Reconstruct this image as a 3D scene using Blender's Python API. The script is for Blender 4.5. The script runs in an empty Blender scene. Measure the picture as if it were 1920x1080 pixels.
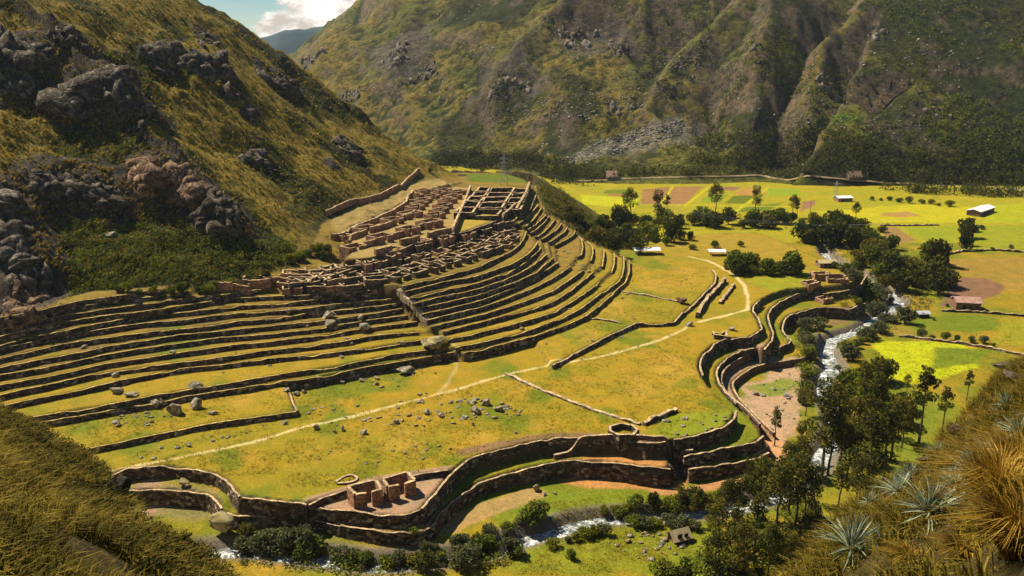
import bpy, math, random
import numpy as np
from mathutils import Vector
random.seed(7)
RNG = np.random.default_rng(11)
SC = bpy.context.scene
COL = SC.collection
R = math.radians
# ------------------------------------------------------------------ camera
F = 1600.0; CH = 80.0
TH = math.atan2(440.0, F)
cam_d = bpy.data.cameras.new("camera"); cam = bpy.data.objects.new("camera", cam_d)
COL.objects.link(cam); cam.location = (0, 0, CH); cam.rotation_euler = (math.pi/2 - TH, 0, 0)
cam_d.sensor_width = 36; cam_d.lens = F/1920*36; cam_d.clip_start = 0.5; cam_d.clip_end = 20000
SC.camera = cam
# ------------------------------------------------------------------ sky
SUN_EL = R(53); SUN_V = Vector((-0.86, 0.50, 0)).normalized()
w = bpy.data.worlds.new("World"); SC.world = w; w.use_nodes = True
nt = w.node_tree; nt.nodes.clear()
def N(nt, t, **k):
    n = nt.nodes.new(t)
    for a, b in k.items():
        if a == 'inp':
            for i, v in b.items(): n.inputs[i].default_value = v
        else: setattr(n, a, b)
    return n
def math_n(nt, op, a, b=None, clamp=False):
    n = nt.nodes.new('ShaderNodeMath'); n.operation = op; n.use_clamp = clamp
    for i, v in ((0, a), (1, b)):
        if v is None: continue
        if isinstance(v, (int, float)): n.inputs[i].default_value = v
        else: nt.links.new(v, n.inputs[i])
    return n.outputs[0]
out = N(nt, 'ShaderNodeOutputWorld')
sky = N(nt, 'ShaderNodeTexSky', sky_type='NISHITA', sun_disc=False, sun_elevation=SUN_EL,
        sun_rotation=math.atan2(SUN_V.x, SUN_V.y), altitude=2500, air_density=1.0, dust_density=0.6, ozone_density=1.6)
bg = N(nt, 'ShaderNodeBackground', inp={1: 0.05})
wb = N(nt, 'ShaderNodeMix', data_type='RGBA', blend_type='MULTIPLY', inp={0: 1.0}); wb.inputs[7].default_value = (1.0, 0.93, 0.78, 1)
hs = N(nt, 'ShaderNodeHueSaturation', inp={'Saturation': 1.5}); nt.links.new(sky.outputs[0], hs.inputs['Color']); nt.links.new(hs.outputs[0], wb.inputs[6]); nt.links.new(wb.outputs[2], bg.inputs[0])
geo = N(nt, 'ShaderNodeNewGeometry'); tc = N(nt, 'ShaderNodeTexCoord')
# clouds of the sky dome: billows by direction, fading in low over the valley mouth
mp = N(nt, 'ShaderNodeMapping'); mp.inputs['Scale'].default_value = (1, 1, 1.9)
nt.links.new(tc.outputs['Generated'], mp.inputs[0])
n1 = N(nt, 'ShaderNodeTexNoise', inp={'Scale': 9.0, 'Detail': 9.0, 'Roughness': 0.56, 'Distortion': 0.25})
nt.links.new(mp.outputs[0], n1.inputs['Vector'])
sep = N(nt, 'ShaderNodeSeparateXYZ'); nt.links.new(tc.outputs['Generated'], sep.inputs[0])
def gauss(cx, cz, sx, sz):
    a = math_n(nt, 'DIVIDE', math_n(nt, 'SUBTRACT', sep.outputs[0], cx), sx)
    b = math_n(nt, 'DIVIDE', math_n(nt, 'SUBTRACT', sep.outputs[2], cz), sz)
    return math_n(nt, 'ADD', math_n(nt, 'MULTIPLY', a, a), math_n(nt, 'MULTIPLY', b, b))
d2 = math_n(nt, 'MINIMUM', gauss(-0.205, 0.056, 0.070, 0.036), gauss(-0.24, 0.034, 0.055, 0.022))
cov = math_n(nt, 'SUBTRACT', 1.25, math_n(nt, 'MULTIPLY', d2, 0.75))
cov = math_n(nt, 'MAXIMUM', cov, 0.0)
dens = math_n(nt, 'ADD', n1.outputs[0], math_n(nt, 'MULTIPLY', cov, 0.22))
cr = N(nt, 'ShaderNodeValToRGB'); cr.color_ramp.elements[0].position = 0.60; cr.color_ramp.elements[1].position = 0.67
nt.links.new(dens, cr.inputs[0])
n2 = N(nt, 'ShaderNodeTexNoise', inp={'Scale': 26.0, 'Detail': 5.0, 'Roughness': 0.6})
nt.links.new(mp.outputs[0], n2.inputs['Vector'])
cc = N(nt, 'ShaderNodeValToRGB'); e = cc.color_ramp.elements
e[0].position = 0.38; e[0].color = (0.44, 0.38, 0.33, 1); e[1].position = 0.62; e[1].color = (1.0, 0.95, 0.88, 1)
nt.links.new(n2.outputs[0], cc.inputs[0])
bgc = N(nt, 'ShaderNodeBackground', inp={1: 0.85}); nt.links.new(cc.outputs[0], bgc.inputs[0])
mx = N(nt, 'ShaderNodeMixShader')
nt.links.new(cr.outputs[0], mx.inputs[0]); nt.links.new(bg.outputs[0], mx.inputs[1]); nt.links.new(bgc.outputs[0], mx.inputs[2])
nt.links.new(mx.outputs[0], out.inputs[0])
sd_ = bpy.data.lights.new("sun", 'SUN'); sd_.energy = 5.0; sd_.angle = R(0.5); sd_.color = (1.0, 0.90, 0.72)
sun = bpy.data.objects.new("sun", sd_); COL.objects.link(sun)
sv = Vector((SUN_V.x*math.cos(SUN_EL), SUN_V.y*math.cos(SUN_EL), math.sin(SUN_EL)))
sun.rotation_euler = sv.to_track_quat('Z', 'Y').to_euler(); sun.location = (-200, 200, 400)
SC.view_settings.view_transform = 'Standard'; SC.view_settings.look = 'None'
SC.view_settings.exposure = 0.86; SC.view_settings.gamma = 1.0
SC.cycles.max_bounces = 5; SC.cycles.diffuse_bounces = 2; SC.cycles.glossy_bounces = 2
SC.cycles.transparent_max_bounces = 6; SC.cycles.use_denoising = True

# ------------------------------------------------------------------ pixels <-> place
def ray(u, v):
    u = np.asarray(u, float); v = np.asarray(v, float)
    a = (u-960)/F; b = (v-540)/F
    dx = a; dy = math.cos(TH) - b*math.sin(TH); dz = -math.sin(TH) - b*math.cos(TH)
    return dx/dy, dz/dy          # slope x per y, slope z per y
def PW(u, v, z):
    sx, sz = ray(u, v); y = (z-CH)/sz
    return np.stack([sx*y, y], -1)
def PD(u, v, y):
    sx, sz = ray(u, v); y = np.asarray(y, float)
    return np.stack([sx*y, y+0*sx, CH+sz*y], -1)
def chain(pts, z):
    p = np.array(pts, float); return PW(p[:, 0], p[:, 1], z)
def march(u, v, f, y0=60., y1=1700., n=1600):
    u = np.atleast_1d(np.asarray(u, float)); v = np.atleast_1d(np.asarray(v, float))
    sx, sz = ray(u, v)
    ys = y0*(y1/y0)**(np.arange(n)/(n-1.0))
    X = sx[:, None]*ys; Z = CH+sz[:, None]*ys; Y = np.broadcast_to(ys, X.shape)
    below = f(X, Y) > Z
    i = np.argmax(below, 1); hit = below.any(1); i = np.maximum(i, 1)
    lo = ys[i-1]; hi = ys[i]
    for _ in range(8):
        m = (lo+hi)/2; b = f(sx*m, m) > CH+sz*m
        hi = np.where(b, m, hi); lo = np.where(b, lo, m)
    y = (lo+hi)/2
    P = np.stack([sx*y, y, f(sx*y, y)], -1)
    P[~hit] = np.nan
    return P
# ------------------------------------------------------------------ noise
def _h(ix, iy, s):
    n = (ix.astype(np.int64)*374761393 + iy.astype(np.int64)*668265263 + s*1442695041) & 0xffffffff
    n = ((n ^ (n >> 13))*1274126177) & 0xffffffff
    n = n ^ (n >> 16)
    return (n & 0xffffff)/float(0xffffff)
def vn(x, y, s=0):
    ix = np.floor(x); iy = np.floor(y); fx = x-ix; fy = y-iy
    fx = fx*fx*fx*(fx*(fx*6-15)+10); fy = fy*fy*fy*(fy*(fy*6-15)+10)
    a = _h(ix, iy, s); b = _h(ix+1, iy, s); c = _h(ix, iy+1, s); d = _h(ix+1, iy+1, s)
    return (a+(b-a)*fx)*(1-fy)+(c+(d-c)*fx)*fy
def fbm(x, y, s=0, o=4, g=0.5):
    t = 0; a = 1; n = 0
    for k in range(o):
        t = t+a*(vn(x*2**k+17.3*k, y*2**k-9.1*k, s+k)-0.5); n += a; a *= g
    return t/n
def ridged(x, y, s=0, o=4):
    t = 0; a = 1; n = 0
    for k in range(o):
        t = t+a*(1-abs(2*vn(x*2**k+5.3*k, y*2**k+3.1*k, s+k)-1)); n += a; a *= 0.5
    return t/n
def sstep(x, a, b):
    t = np.clip((x-a)/(b-a), 0, 1); return t*t*(3-2*t)
# ------------------------------------------------------------------ polygons
def inside(px, py, poly):
    r = np.zeros(px.shape, bool); n = len(poly)
    for i in range(n):
        x1, y1 = poly[i]; x2, y2 = poly[(i+1) % n]
        if y1 == y2: continue
        c = (y1 > py) != (y2 > py)
        r ^= c & (px < (x2-x1)*(py-y1)/(y2-y1)+x1)
    return r
def dseg(px, py, pts, closed=False, zz=None):
    best = np.full(px.shape, 1e9); bz = np.zeros(px.shape)
    n = len(pts); m = n if closed else n-1
    for i in range(m):
        x1, y1 = pts[i][:2]; x2, y2 = pts[(i+1) % n][:2]
        dx = x2-x1; dy = y2-y1; L = dx*dx+dy*dy+1e-9
        t = np.clip(((px-x1)*dx+(py-y1)*dy)/L, 0, 1)
        d = (px-x1-t*dx)**2+(py-y1-t*dy)**2
        if zz is not None: bz = np.where(d < best, zz[i]+(zz[(i+1) % n]-zz[i])*t, bz)
        best = np.minimum(best, d)
    return (np.sqrt(best), bz) if zz is not None else np.sqrt(best)
def sdpoly(px, py, poly, cap=1e9):
    """signed distance, positive inside"""
    d = dseg(px, py, poly, True); return np.where(inside(px, py, poly), d, -d)
# ------------------------------------------------------------------ terraces (pixel traces of wall tops, then their heights)
Z = dict(A=18.5, B=17.3, C=16.1, D=14.8, E=13.5, Fz=12.3, G=11.0, H=9.7, I=8.45, J=7.25, K=6.05, L=4.85, M=3.65, N=2.45, O=1.2)
LEFT = [
 ('A', [(-30,600),(60,585),(158,562),(239,552),(262,545),(300,546)]),
 ('B', [(-30,606),(60,592),(137,576),(225,562),(300,554),(305,551),(347,550)]),
 ('C', [(-40,625),(50,606),(113,592),(200,578),(300,567),(305,564),(367,558),(375,555),(425,551),(453,545),(490,543)]),
 ('D', [(-40,640),(40,620),(116,604),(200,591),(239,587),(367,570),(427,559),(500,555),(574,553),(657,548),(748,538)]),
 ('E', [(-40,654),(40,634),(118,620),(200,604),(255,594),(300,589),(375,582),(450,573),(520,569),(574,564),(618,559),(680,552),(756,545)]),
 ('Fz',[(-40,664),(40,645),(116,629),(200,616),(257,606),(340,600),(388,593),(433,588),(500,583),(585,577),(630,569),(722,561),(766,555)]),
 ('G', [(-40,680),(0,671),(75,655),(123,643),(200,633),(292,620),(375,612),(433,603),(500,598),(539,593),(604,583),(657,579),(770,566)]),
 ('H', [(-40,697),(0,689),(75,674),(151,661),(200,649),(342,627),(417,620),(500,612),(556,606),(641,596),(685,590),(757,578),(775,576)]),
 ('I', [(-40,711),(0,703),(80,690),(151,675),(200,664),(342,642),(400,634),(500,626),(604,615),(654,606),(693,600),(760,591),(779,589)]),
 ('J', [(-40,730),(0,722),(123,699),(200,681),(342,660),(433,647),(500,641),(580,632),(637,622),(697,613),(760,606),(782,603)]),
 ('K', [(-40,749),(0,740),(123,714),(200,696),(308,683),(430,668),(500,657),(574,649),(640,641),(700,629),(760,623),(784,621)]),
 ('L', [(-40,773),(7,759),(60,748),(151,731),(239,710),(342,690),(430,681),(520,671),(609,662),(696,651),(760,641),(790,637)]),
 ('M', [(-40,800),(0,792),(53,782),(150,766),(239,752),(344,730),(389,725),(500,706),(546,698),(641,684),(720,667),(760,661),(818,653)]),
 ('N', [(-40,812),(0,803),(70,793),(160,778),(239,763),(282,758),(351,742),(444,729),(522,716),(560,712),(620,702),(696,685),(760,675),(830,663),(850,660)]),
]
RIGHT = [
 ('C', [(753,536),(781,530),(826,520),(880,505),(900,499),(925,487),(955,473),(973,459),(983,443),(986,435)]),
 ('D', [(759,547),(800,537),(842,527),(880,521),(900,516),(938,502),(961,495),(985,480),(1000,465),(1007,454)]),
 ('E', [(768,559),(817,547),(880,535),(900,530),(952,511),(981,495),(999,479),(1013,465)]),
 ('Fz',[(775,570),(829,556),(880,546),(900,541),(940,527),(970,514),(998,498),(1024,476)]),
 ('G', [(783,578),(830,568),(880,557),(900,552),(964,529),(1005,510),(1036,483)]),
 ('H', [(790,590),(830,581),(880,569),(900,564),(960,541),(1000,522),(1035,499),(1046,492)]),
 ('I', [(799,601),(840,591),(880,581),(900,577),(950,560),(1000,540),(1030,525),(1061,505),(1069,499)]),
 ('J', [(808,613),(840,605),(880,595),(900,591),(950,576),(1000,559),(1037,545),(1080,516),(1093,505)]),
 ('K', [(829,622),(850,617),(880,610),(900,605),(950,591),(1000,578),(1033,568),(1070,545),(1098,521),(1111,511)]),
 ('L', [(838,636),(860,632),(880,629),(900,623),(950,611),(1000,598),(1041,584),(1080,560),(1104,545),(1122,529)]),
 ('M', [(853,651),(880,647),(900,643),(950,630),(1000,617),(1052,597),(1085,581),(1111,562),(1130,547),(1154,532),(1165,520),(1169,501),(1169,482),(1161,480)]),
 ('N', [(868,662),(900,656),(950,644),(1000,631),(1065,608),(1098,593),(1130,568),(1161,538),(1172,529),(1179,510),(1179,488)]),
]
UPPER = [
 ('A0',19.7, [(958,414),(975,403),(993,392),(1004,366)]),
 ('A', 18.5, [(970,419),(984,411),(997,397),(1008,384)]),
 ('B', 17.3, [(981,425),(995,416),(1004,405),(1015,389)]),
 ('C', 16.1, [(988,430),(1001,422),(1012,413),(1023,402)]),
 ('D', 14.8, [(993,437),(1005,430),(1018,419),(1029,405)]),
 ('E', 13.5, [(1003,444),(1020,433),(1030,424),(1040,411)]),
 ('Fz',12.3, [(1015,449),(1033,437),(1044,430),(1052,419)]),
 ('G', 11.0, [(1029,454),(1045,443),(1057,435),(1063,426)]),
 ('H', 9.7,  [(1040,460),(1061,449),(1074,441),(1078,432)]),
 ('I', 8.45, [(1082,481),(1089,478),(1092,464),(1090,449),(1084,443)]),
 ('J', 7.25, [(1107,489),(1111,475),(1110,462),(1100,453)]),
 ('K', 6.05, [(1128,500),(1131,483),(1132,467),(1122,464)]),
 ('L', 4.85, [(1146,509),(1151,494),(1151,476)]),
]
UP = {k: p for k, z, p in UPPER}
Lc = dict(LEFT); Rc = dict(RIGHT)
PLATES = []      # (poly, z, slope, width, color)
def plate(poly, z, slope=0.0, w=1.0, cap=40): PLATES.append((np.array(poly, float), z, slope, w*0.85, cap))
BACK = [(-12., 438.), (-90., 440.), (-320., 420.), (-320., 150.)]
# field terrace above the plain and the corner terrace on its left
P2 = [(1035,685),(1065,668),(1110,645),(1150,625),(1192,606),(1230,606),(1262,604),(1275,590),(1300,570),(1320,550),(1340,530),(1342,515),(1335,505),(1305,497),(1250,493),(1185,491)]
plate(np.vstack([chain(P2, 1.2), [(38., 340.), (-20., 330.), (-20., 240.)], chain([(905,650),(960,645),(1005,640)], 1.2)]), 1.2, w=1.2)
OC = [(-20,880),(100,852),(155,842),(239,826),(382,796),(444,787),(555,771),(534,716)]
plate(np.vstack([chain(OC, 1.2), [(-95., 226.), (-230., 226.)]]), 1.2)
for k in ['N','M','L','K','J','I','H','G','Fz','E','D','C']:
    z = Z[k]; pts = list(Lc[k])
    c = [chain(pts, z)]
    if k == 'C': c.append(chain([(560,541),(640,538),(700,534)], z))
    c.append(chain(Rc[k], z))
    if k in UP: c.append(chain(UP[k], z))
    c = np.vstack(c); e = c[-1]
    back = [(e[0]-2., e[1]+14.), (e[0]-14., e[1]+45.)] if z < 9 else [(e[0]+1., e[1]+18.), (e[0]-6, e[1]+40.)]
    plate(np.vstack([c, back, BACK]), z, 0.03 if k == 'C' else 0.0, cap=60)
for k in ['B', 'A']:
    c = chain(Lc[k], Z[k]); e = c[-1]
    plate(np.vstack([c, [(e[0]+2, e[1]+6), (e[0]-5, e[1]+40), (-320, 300), (-320, 150)]]), Z[k])
    c = chain([(900,430),(930,420)]+UP[k], Z[k])
    plate(np.vstack([c, [(c[-1][0]+2, 400), (-12, 430), (-60, 400)]]), Z[k])
c = chain([(930,415)]+UP['A0'], 19.7); plate(np.vstack([c, [(c[-1][0]+4, 400), (-12, 430), (-40, 400)]]), 19.7)
V1 = [(640,489),(690,484),(723,478),(783,455),(833,442),(880,432),(917,420),(937,411),(952,402)]
V1R = [(985,393),(1002,365),(999,347),(985,336)]
plate(np.vstack([chain(V1, 20.6), chain(V1R, 20.6), [(-5., 440.), (-70., 440.), (-100., 380), (-60., 300.), (-50, 262)]]), 20.6, 0.035, cap=90)
# plain and the lower tiers towards the river
L1 = [(-40,930),(100,905),(193,891),(240,879),(292,876),(318,873),(347,878),(373,882),(407,889),(430,905),(451,930),(456,932),(492,935),(524,940),(576,945),
      (600,934),(650,918),(700,903),(775,890),(840,881),(856,880),(872,865),(898,855),(938,844),(990,831),(1055,822),(1095,825),(1160,825),(1208,832),(1247,830),
      (1263,824),(1293,820),(1329,811),(1360,800),(1375,783),(1379,770),(1361,757),(1339,735),(1317,704),(1311,687),(1313,674),(1321,661),(1341,644),(1373,633),
      (1402,633),(1417,625),(1428,617),(1422,600),(1411,583),(1411,575),(1425,563),(1450,550),(1480,541),(1530,538),(1600,530),(1616,515),(1600,505),(1545,488),(1500,468),(1465,450),(1420,436),(1340,436),(1250,447),(1195,470),(1100,445)]
CY = [(560,944),(576,948),(623,957),(675,961),(727,967),(763,967),(789,956),(820,920),(836,899),(854,882)]
T2 = [(-40,945),(100,938),(200,930),(240,921),(289,917),(326,919),(362,922),(391,928),(409,941),(418,955),(440,967),(518,970),(596,975),(640,985),(698,995),(732,1000),(763,999),(797,993),
      (812,985),(820,969),(846,943),(872,920),(898,904),(951,888),(1003,875),(1055,865),(1076,863),(1148,866),(1208,875),(1257,878)]
L2 = [(1281,857),(1300,854),(1353,842),(1389,837),(1415,830),(1430,818),(1426,803),(1404,778),(1380,757),(1360,738),(1346,720),(1342,700),(1345,688),(1358,675),(1378,662),(1400,656),(1423,652)]
T3 = [(1290,882),(1353,871),(1418,861),(1440,848),(1446,830)]
B1 = [(1424,797),(1408,779),(1391,762),(1372,748),(1357,732),(1350,716),(1352,704),(1358,693),(1373,680),(1400,666),(1420,660)]
B2 = [(1450,812),(1424,788),(1405,768),(1388,752),(1377,735),(1372,722),(1374,715),(1387,704),(1410,689),(1437,681),(1463,678),(1500,672),(1525,663)]
U1 = [(1432,655),(1446,640),(1449,625),(1443,610),(1440,600),(1439,591),(1445,579),(1464,564),(1493,552),(1524,549),(1555,551),(1589,545),(1613,534),(1625,515)]
W1 = [(1435,654),(1457,653),(1476,646),(1483,637),(1471,627),(1466,615),(1469,603),(1479,591),(1500,584),(1541,576),(1589,579),(1622,570)]
ZL1, ZCY, ZT2, ZL2, ZT3, ZB1, ZB2, ZU1, ZW1 = 0.0, -1.2, -3.5, -3.0, -5.3, -4.6, -6.6, -2.2, -4.7
LOW = []
T2a = T2[:10]; T2b = [(418,962),(430,966)]+T2[10:]
ZT2a = -2.5
def low(name, pts, z, close, w=1.0): LOW.append((np.vstack([chain(pts, z), close]), z, w))
low('T2', T2b, ZT2, [(38., 190.), (-60., 190.)])
low('T2a', T2a, ZT2a, [(-50., 190.), (-160., 190.)])
low('T3', T3, ZT3, [(52., 197.), (36., 196.)])
low('B2', B2, ZB2, [(100., 262.), (50., 250.), (50., 200.)])
low('B1', B1, ZB1, [(60., 250.), (45., 230.)])
low('W1', W1, ZW1, [(120., 320.), (70., 280.)])
low('L2', L2, ZL2, [(60., 262.), (30., 240.), (28., 190.)])
low('U1', U1, ZU1, [(100., 330.), (64., 290.), (58., 262.)])
low('CY', CY, ZCY, [(-10., 190.), (-40., 190.)])
LOW.append((np.vstack([chain(L1, ZL1), [(30., 400.), (-20., 300.), (-320., 300.), (-320., 150.)]]), ZL1, 1.0))
RIV_PX = [(1546,475),(1553,492),(1600,515),(1653,539),(1675,559),(1687,572),(1668,581),(1653,592),(1640,606),(1607,627),(1577,633),(1555,645),(1547,660),(1556,680),(1562,694),(1550,710),(1546,730),(1549,754),(1566,778),(1571,802),(1562,835),(1540,857),(1528,884),(1500,915),(1460,936),(1400,955),(1330,967),(1250,975),(1190,978),(1120,982),(1070,992),(1040,1006),(1000,1014),(970,1024),(920,1044),(850,1060),(710,1070),(640,1060),(560,1050),(470,1035),(400,1043),(300,1046),(200,1040),(80,1030)]
RZ = -10.0
RIVU = [(1546,-9.6),(1500,-9.6),(1300,-9.0),(1040,-8.2),(700,-7.3),(80,-7.0)]
_rz = np.array([-10.0 if v < 880 else np.interp(-u, [-1530,-1300,-1040,-700,-80], [-9.8,-9.2,-8.4,-7.4,-7.1]) for u, v in RIV_PX])
RIV = np.c_[PW(np.array(RIV_PX, float)[:,0], np.array(RIV_PX, float)[:,1], _rz), _rz]
_r2 = []
for i in range(len(RIV)-1):
    for t in (0, .34, .67): _r2.append(RIV[i]*(1-t)+RIV[i+1]*t)
_r2.append(RIV[-1]); RIV = np.array(_r2)
for _ in range(2): RIV[1:-1] = (RIV[:-2]+2*RIV[1:-1]+RIV[2:])/4
# ------------------------------------------------------------------ left hill
HB = [(-170.,100.,5.),(-140.,165.,8.),(-122.,203.,11.5),(-113.,219.,17.3),(-93.,226.,18.7),(-75.,233.,18.6),(-65.,243.,19.),(-63.,262.,21.),(-66.,292.,23.),(-56.,325.,25.),(-44.,362.,26.),(-32.,398.,24.),(-22.,425.,20.),(-30.,460.,10.),(-70.,520.,0.)]
HBz = [p[2] for p in HB]; HBp = [(p[0], p[1]) for p in HB]
HPOLY = np.array(HBp+[(-700., 600.), (-700., 50.)])
def hill_front(x, y):
    d, zb = dseg(x, y, HBp, False, HBz)
    i = inside(x, y, HPOLY)
    h = zb+np.where(i, 0.70*d+0.0009*d*d-1.2*(1-np.exp(-d/6)), -np.where(y > 236, 0.25*np.minimum(d, 9)+1.3*np.clip(d-9, 0, None), 1.3*d))
    big = fbm(x/42, y/42, 5, 3)*13*np.clip(d/25, 0, 1)
    return np.where(i, h+big, h)
SIL = [(100,-190),(250,-95),(370,0),(430,30),(500,76),(560,120),(600,151),(640,182),(700,232),(745,267),(780,292),(806,306),(828,316)]
_s = np.array(SIL, float)
_P = march(_s[:, 0], _s[:, 1], hill_front, 150, 520, 900)
_ok = ~np.isnan(_P[:, 0])
SILphi = (_P[_ok, 0]/_P[_ok, 1]); SILy = _P[_ok, 1]; o_ = np.argsort(SILphi); SILphi = SILphi[o_]; SILy = SILy[o_]
print('SIL', list(zip(np.round(SILphi, 3), np.round(SILy, 0))))
OUT_PX = [  # rock outcrops on the hill: u, v, radius m, height m
 (60,110,9,5),(25,150,8,5),(135,75,7,4),(180,190,11,7),(230,175,8,6),(285,215,6,4),(300,110,6,3),(370,120,6,4),(415,130,5,3),(510,150,7,4),(545,165,6,4),
 (290,340,9,6),(330,355,9,6),(370,375,9,6),(410,400,9,6),(440,425,7,4),(95,350,9,5),(150,360,9,5),(200,375,8,4),(30,390,8,6),(40,450,9,6),(55,500,9,6),(60,545,8,5),(55,590,6,4),(20,600,7,4),(660,285,4,2),(480,300,4,2),(390,75,5,2),(620,310,3,1.5)]
_o = np.array(OUT_PX, float)
OUTP = march(_o[:, 0], _o[:, 1], hill_front, 120, 520, 700)
def hill(x, y):
    h = hill_front(x, y)
    d = dseg(x, y, HBp); m = np.clip(d/12, 0, 1)
    for (px, py, pz), (u, v, r, a) in zip(OUTP, OUT_PX):
        if np.isnan(px): continue
        # a block pushed out of the slope: steep on its valley side, merging uphill
        q = np.sqrt((x-px)**2+(y-py)**2)/r
        h = h+m*a*0.42*np.clip(1.3-q, 0, 0.6)/0.6*(1+0.4*fbm(x/4, y/4, 31, 2))
    h = h+m*(fbm(x/7, y/7, 8, 4)*2.6+(ridged(x/16, y/16, 9, 3)-0.5)*3.0)+np.clip(d/4, 0, 1)*fbm(x/1.8, y/1.8, 3, 2)*0.7
    phi = x/np.maximum(y, 1); ys = np.interp(phi, SILphi, SILy)
    e = np.clip(y-ys, 0, None)
    return h-1.7*e
# ------------------------------------------------------------------ nose slope to the wooded gorge
NEp = [(1180,486,2.4),(1152,470,4.8),(1122,460,6.),(1100,449,7.2),(1082,436,9.5),(1064,422,11.),(1050,413,12.5),(1036,402,14.5),(1020,388,17.),(1010,370,19.),(1004,350,20.4),(1010,338,20.5),(1000,326,20.),(960,321,20.),(900,320,20.),(850,318,20.)]
NE = np.array([list(PW(a, b, c))+[c] for a, b, c in NEp])
def nose(x, y):
    d, zb = dseg(x, y, NE[:, :2], False, NE[:, 2])
    return zb-0.62*d+fbm(x/9, y/9, 21, 3)*2.0*np.clip(d/4, 0, 1)+0.8*np.clip(1-d/5, 0, 1)*0
# ------------------------------------------------------------------ the whole valley floor
def ground(x, y):
    sh = x.shape; x = x.ravel(); y = y.ravel()
    dr, rz_ = dseg(x, y, RIV[:, :2], False, RIV[:, 2])
    z = -5.9-2.5*sstep(x, -25, 60)+2.0*sstep(y, 260, 420)+fbm(x/60, y/60, 2, 2)*1.2
    z = z+0.8*np.exp(-((x-60)/40)**2-((y-140)/18)**2)
    z = z+np.clip((x-190)/160, 0, 1)*8*sstep(y, 380, 200)          # right valley side rises towards the viewer's slope
    rw = 0.4+0.35*sstep(y, 185, 215); rx = 1-sstep(dr, rw, rw+3.6); z = z*(1-rx)+(rz_-0.7)*rx
    # viewer's hillside foot, below the camera
    z = z+np.clip(118-y, 0, 60)*0.9*sstep(abs(x-15), 14, 60)
    for poly, pz, w_ in LOW:
        lo = poly.min(0)-3; hi = poly.max(0)+3
        m = (x > lo[0]) & (x < hi[0]) & (y > lo[1]) & (y < hi[1])
        if not m.any(): continue
        s = sdpoly(x[m], y[m], poly); t = np.clip(s/w_+0.5, 0, 1)
        zz = z[m]; z[m] = np.where(pz > zz, zz+(pz-zz)*t, zz) if pz != ZCY else np.where(s > -0.5, zz+(pz-zz)*t, zz)
    # the courtyard in front of the two roofless houses lies lower than the plain
    ne = nose(x, y); dn = dseg(x, y, NE[:, :2])
    ok = ~inside(x, y, np.vstack([NE[:, :2], [(-300., 420.), (-300., 200.), (0, 200)]]))
    z = np.where(ok & (dn < 60) & (y > 325), np.maximum(z, ne), z)
    for poly, pz, sl, w_, cap in PLATES:
        lo = poly.min(0)-3; hi = poly.max(0)+3
        m = (x > lo[0]) & (x < hi[0]) & (y > lo[1]) & (y < hi[1])
        s = sdpoly(x[m], y[m], poly); t = np.clip(s/w_+0.5, 0, 1)
        zz = z[m]; top = pz+sl*np.clip(s, 0, cap)
        z[m] = np.where(top > zz, zz+(top-zz)*t, zz)
    hm = (x < -10) & (y > 60)
    h = np.full(x.shape, -99.); h[hm] = hill(x[hm], y[hm])
    z = np.maximum(z, h)
    z = z+fbm(x/3.0, y/3.0, 44, 3)*0.22+fbm(x/14, y/14, 45, 2)*0.35*sstep(dr, 4, 12)
    return z.reshape(sh)
def axis(segs):
    a = [segs[0][0]]
    for s, e, d in segs:
        n = max(1, int(round((e-s)/d))); a += list(np.linspace(s, e, n+1)[1:])
    return np.array(a)
GX = axis([(-900,-420,16),(-420,-290,2.0),(-290,-135,1.15),(-135,125,0.62),(125,260,1.3),(260,500,3),(500,1300,20)])
GY = axis([(70,126,1.6),(126,300,0.62),(300,345,0.75),(345,450,1.0),(450,620,1.8),(620,900,14)])
XX, YY = np.meshgrid(GX, GY)
ZZ = ground(XX, YY)
print('grid', ZZ.shape)
def HG(x, y):
    x = np.asarray(x, float); y = np.asarray(y, float)
    i = np.clip(np.searchsorted(GX, x)-1, 0, len(GX)-2); j = np.clip(np.searchsorted(GY, y)-1, 0, len(GY)-2)
    tx = np.clip((x-GX[i])/(GX[i+1]-GX[i]), 0, 1); ty = np.clip((y-GY[j])/(GY[j+1]-GY[j]), 0, 1)
    return (ZZ[j, i]*(1-tx)+ZZ[j, i+1]*tx)*(1-ty)+(ZZ[j+1, i]*(1-tx)+ZZ[j+1, i+1]*tx)*ty
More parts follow.
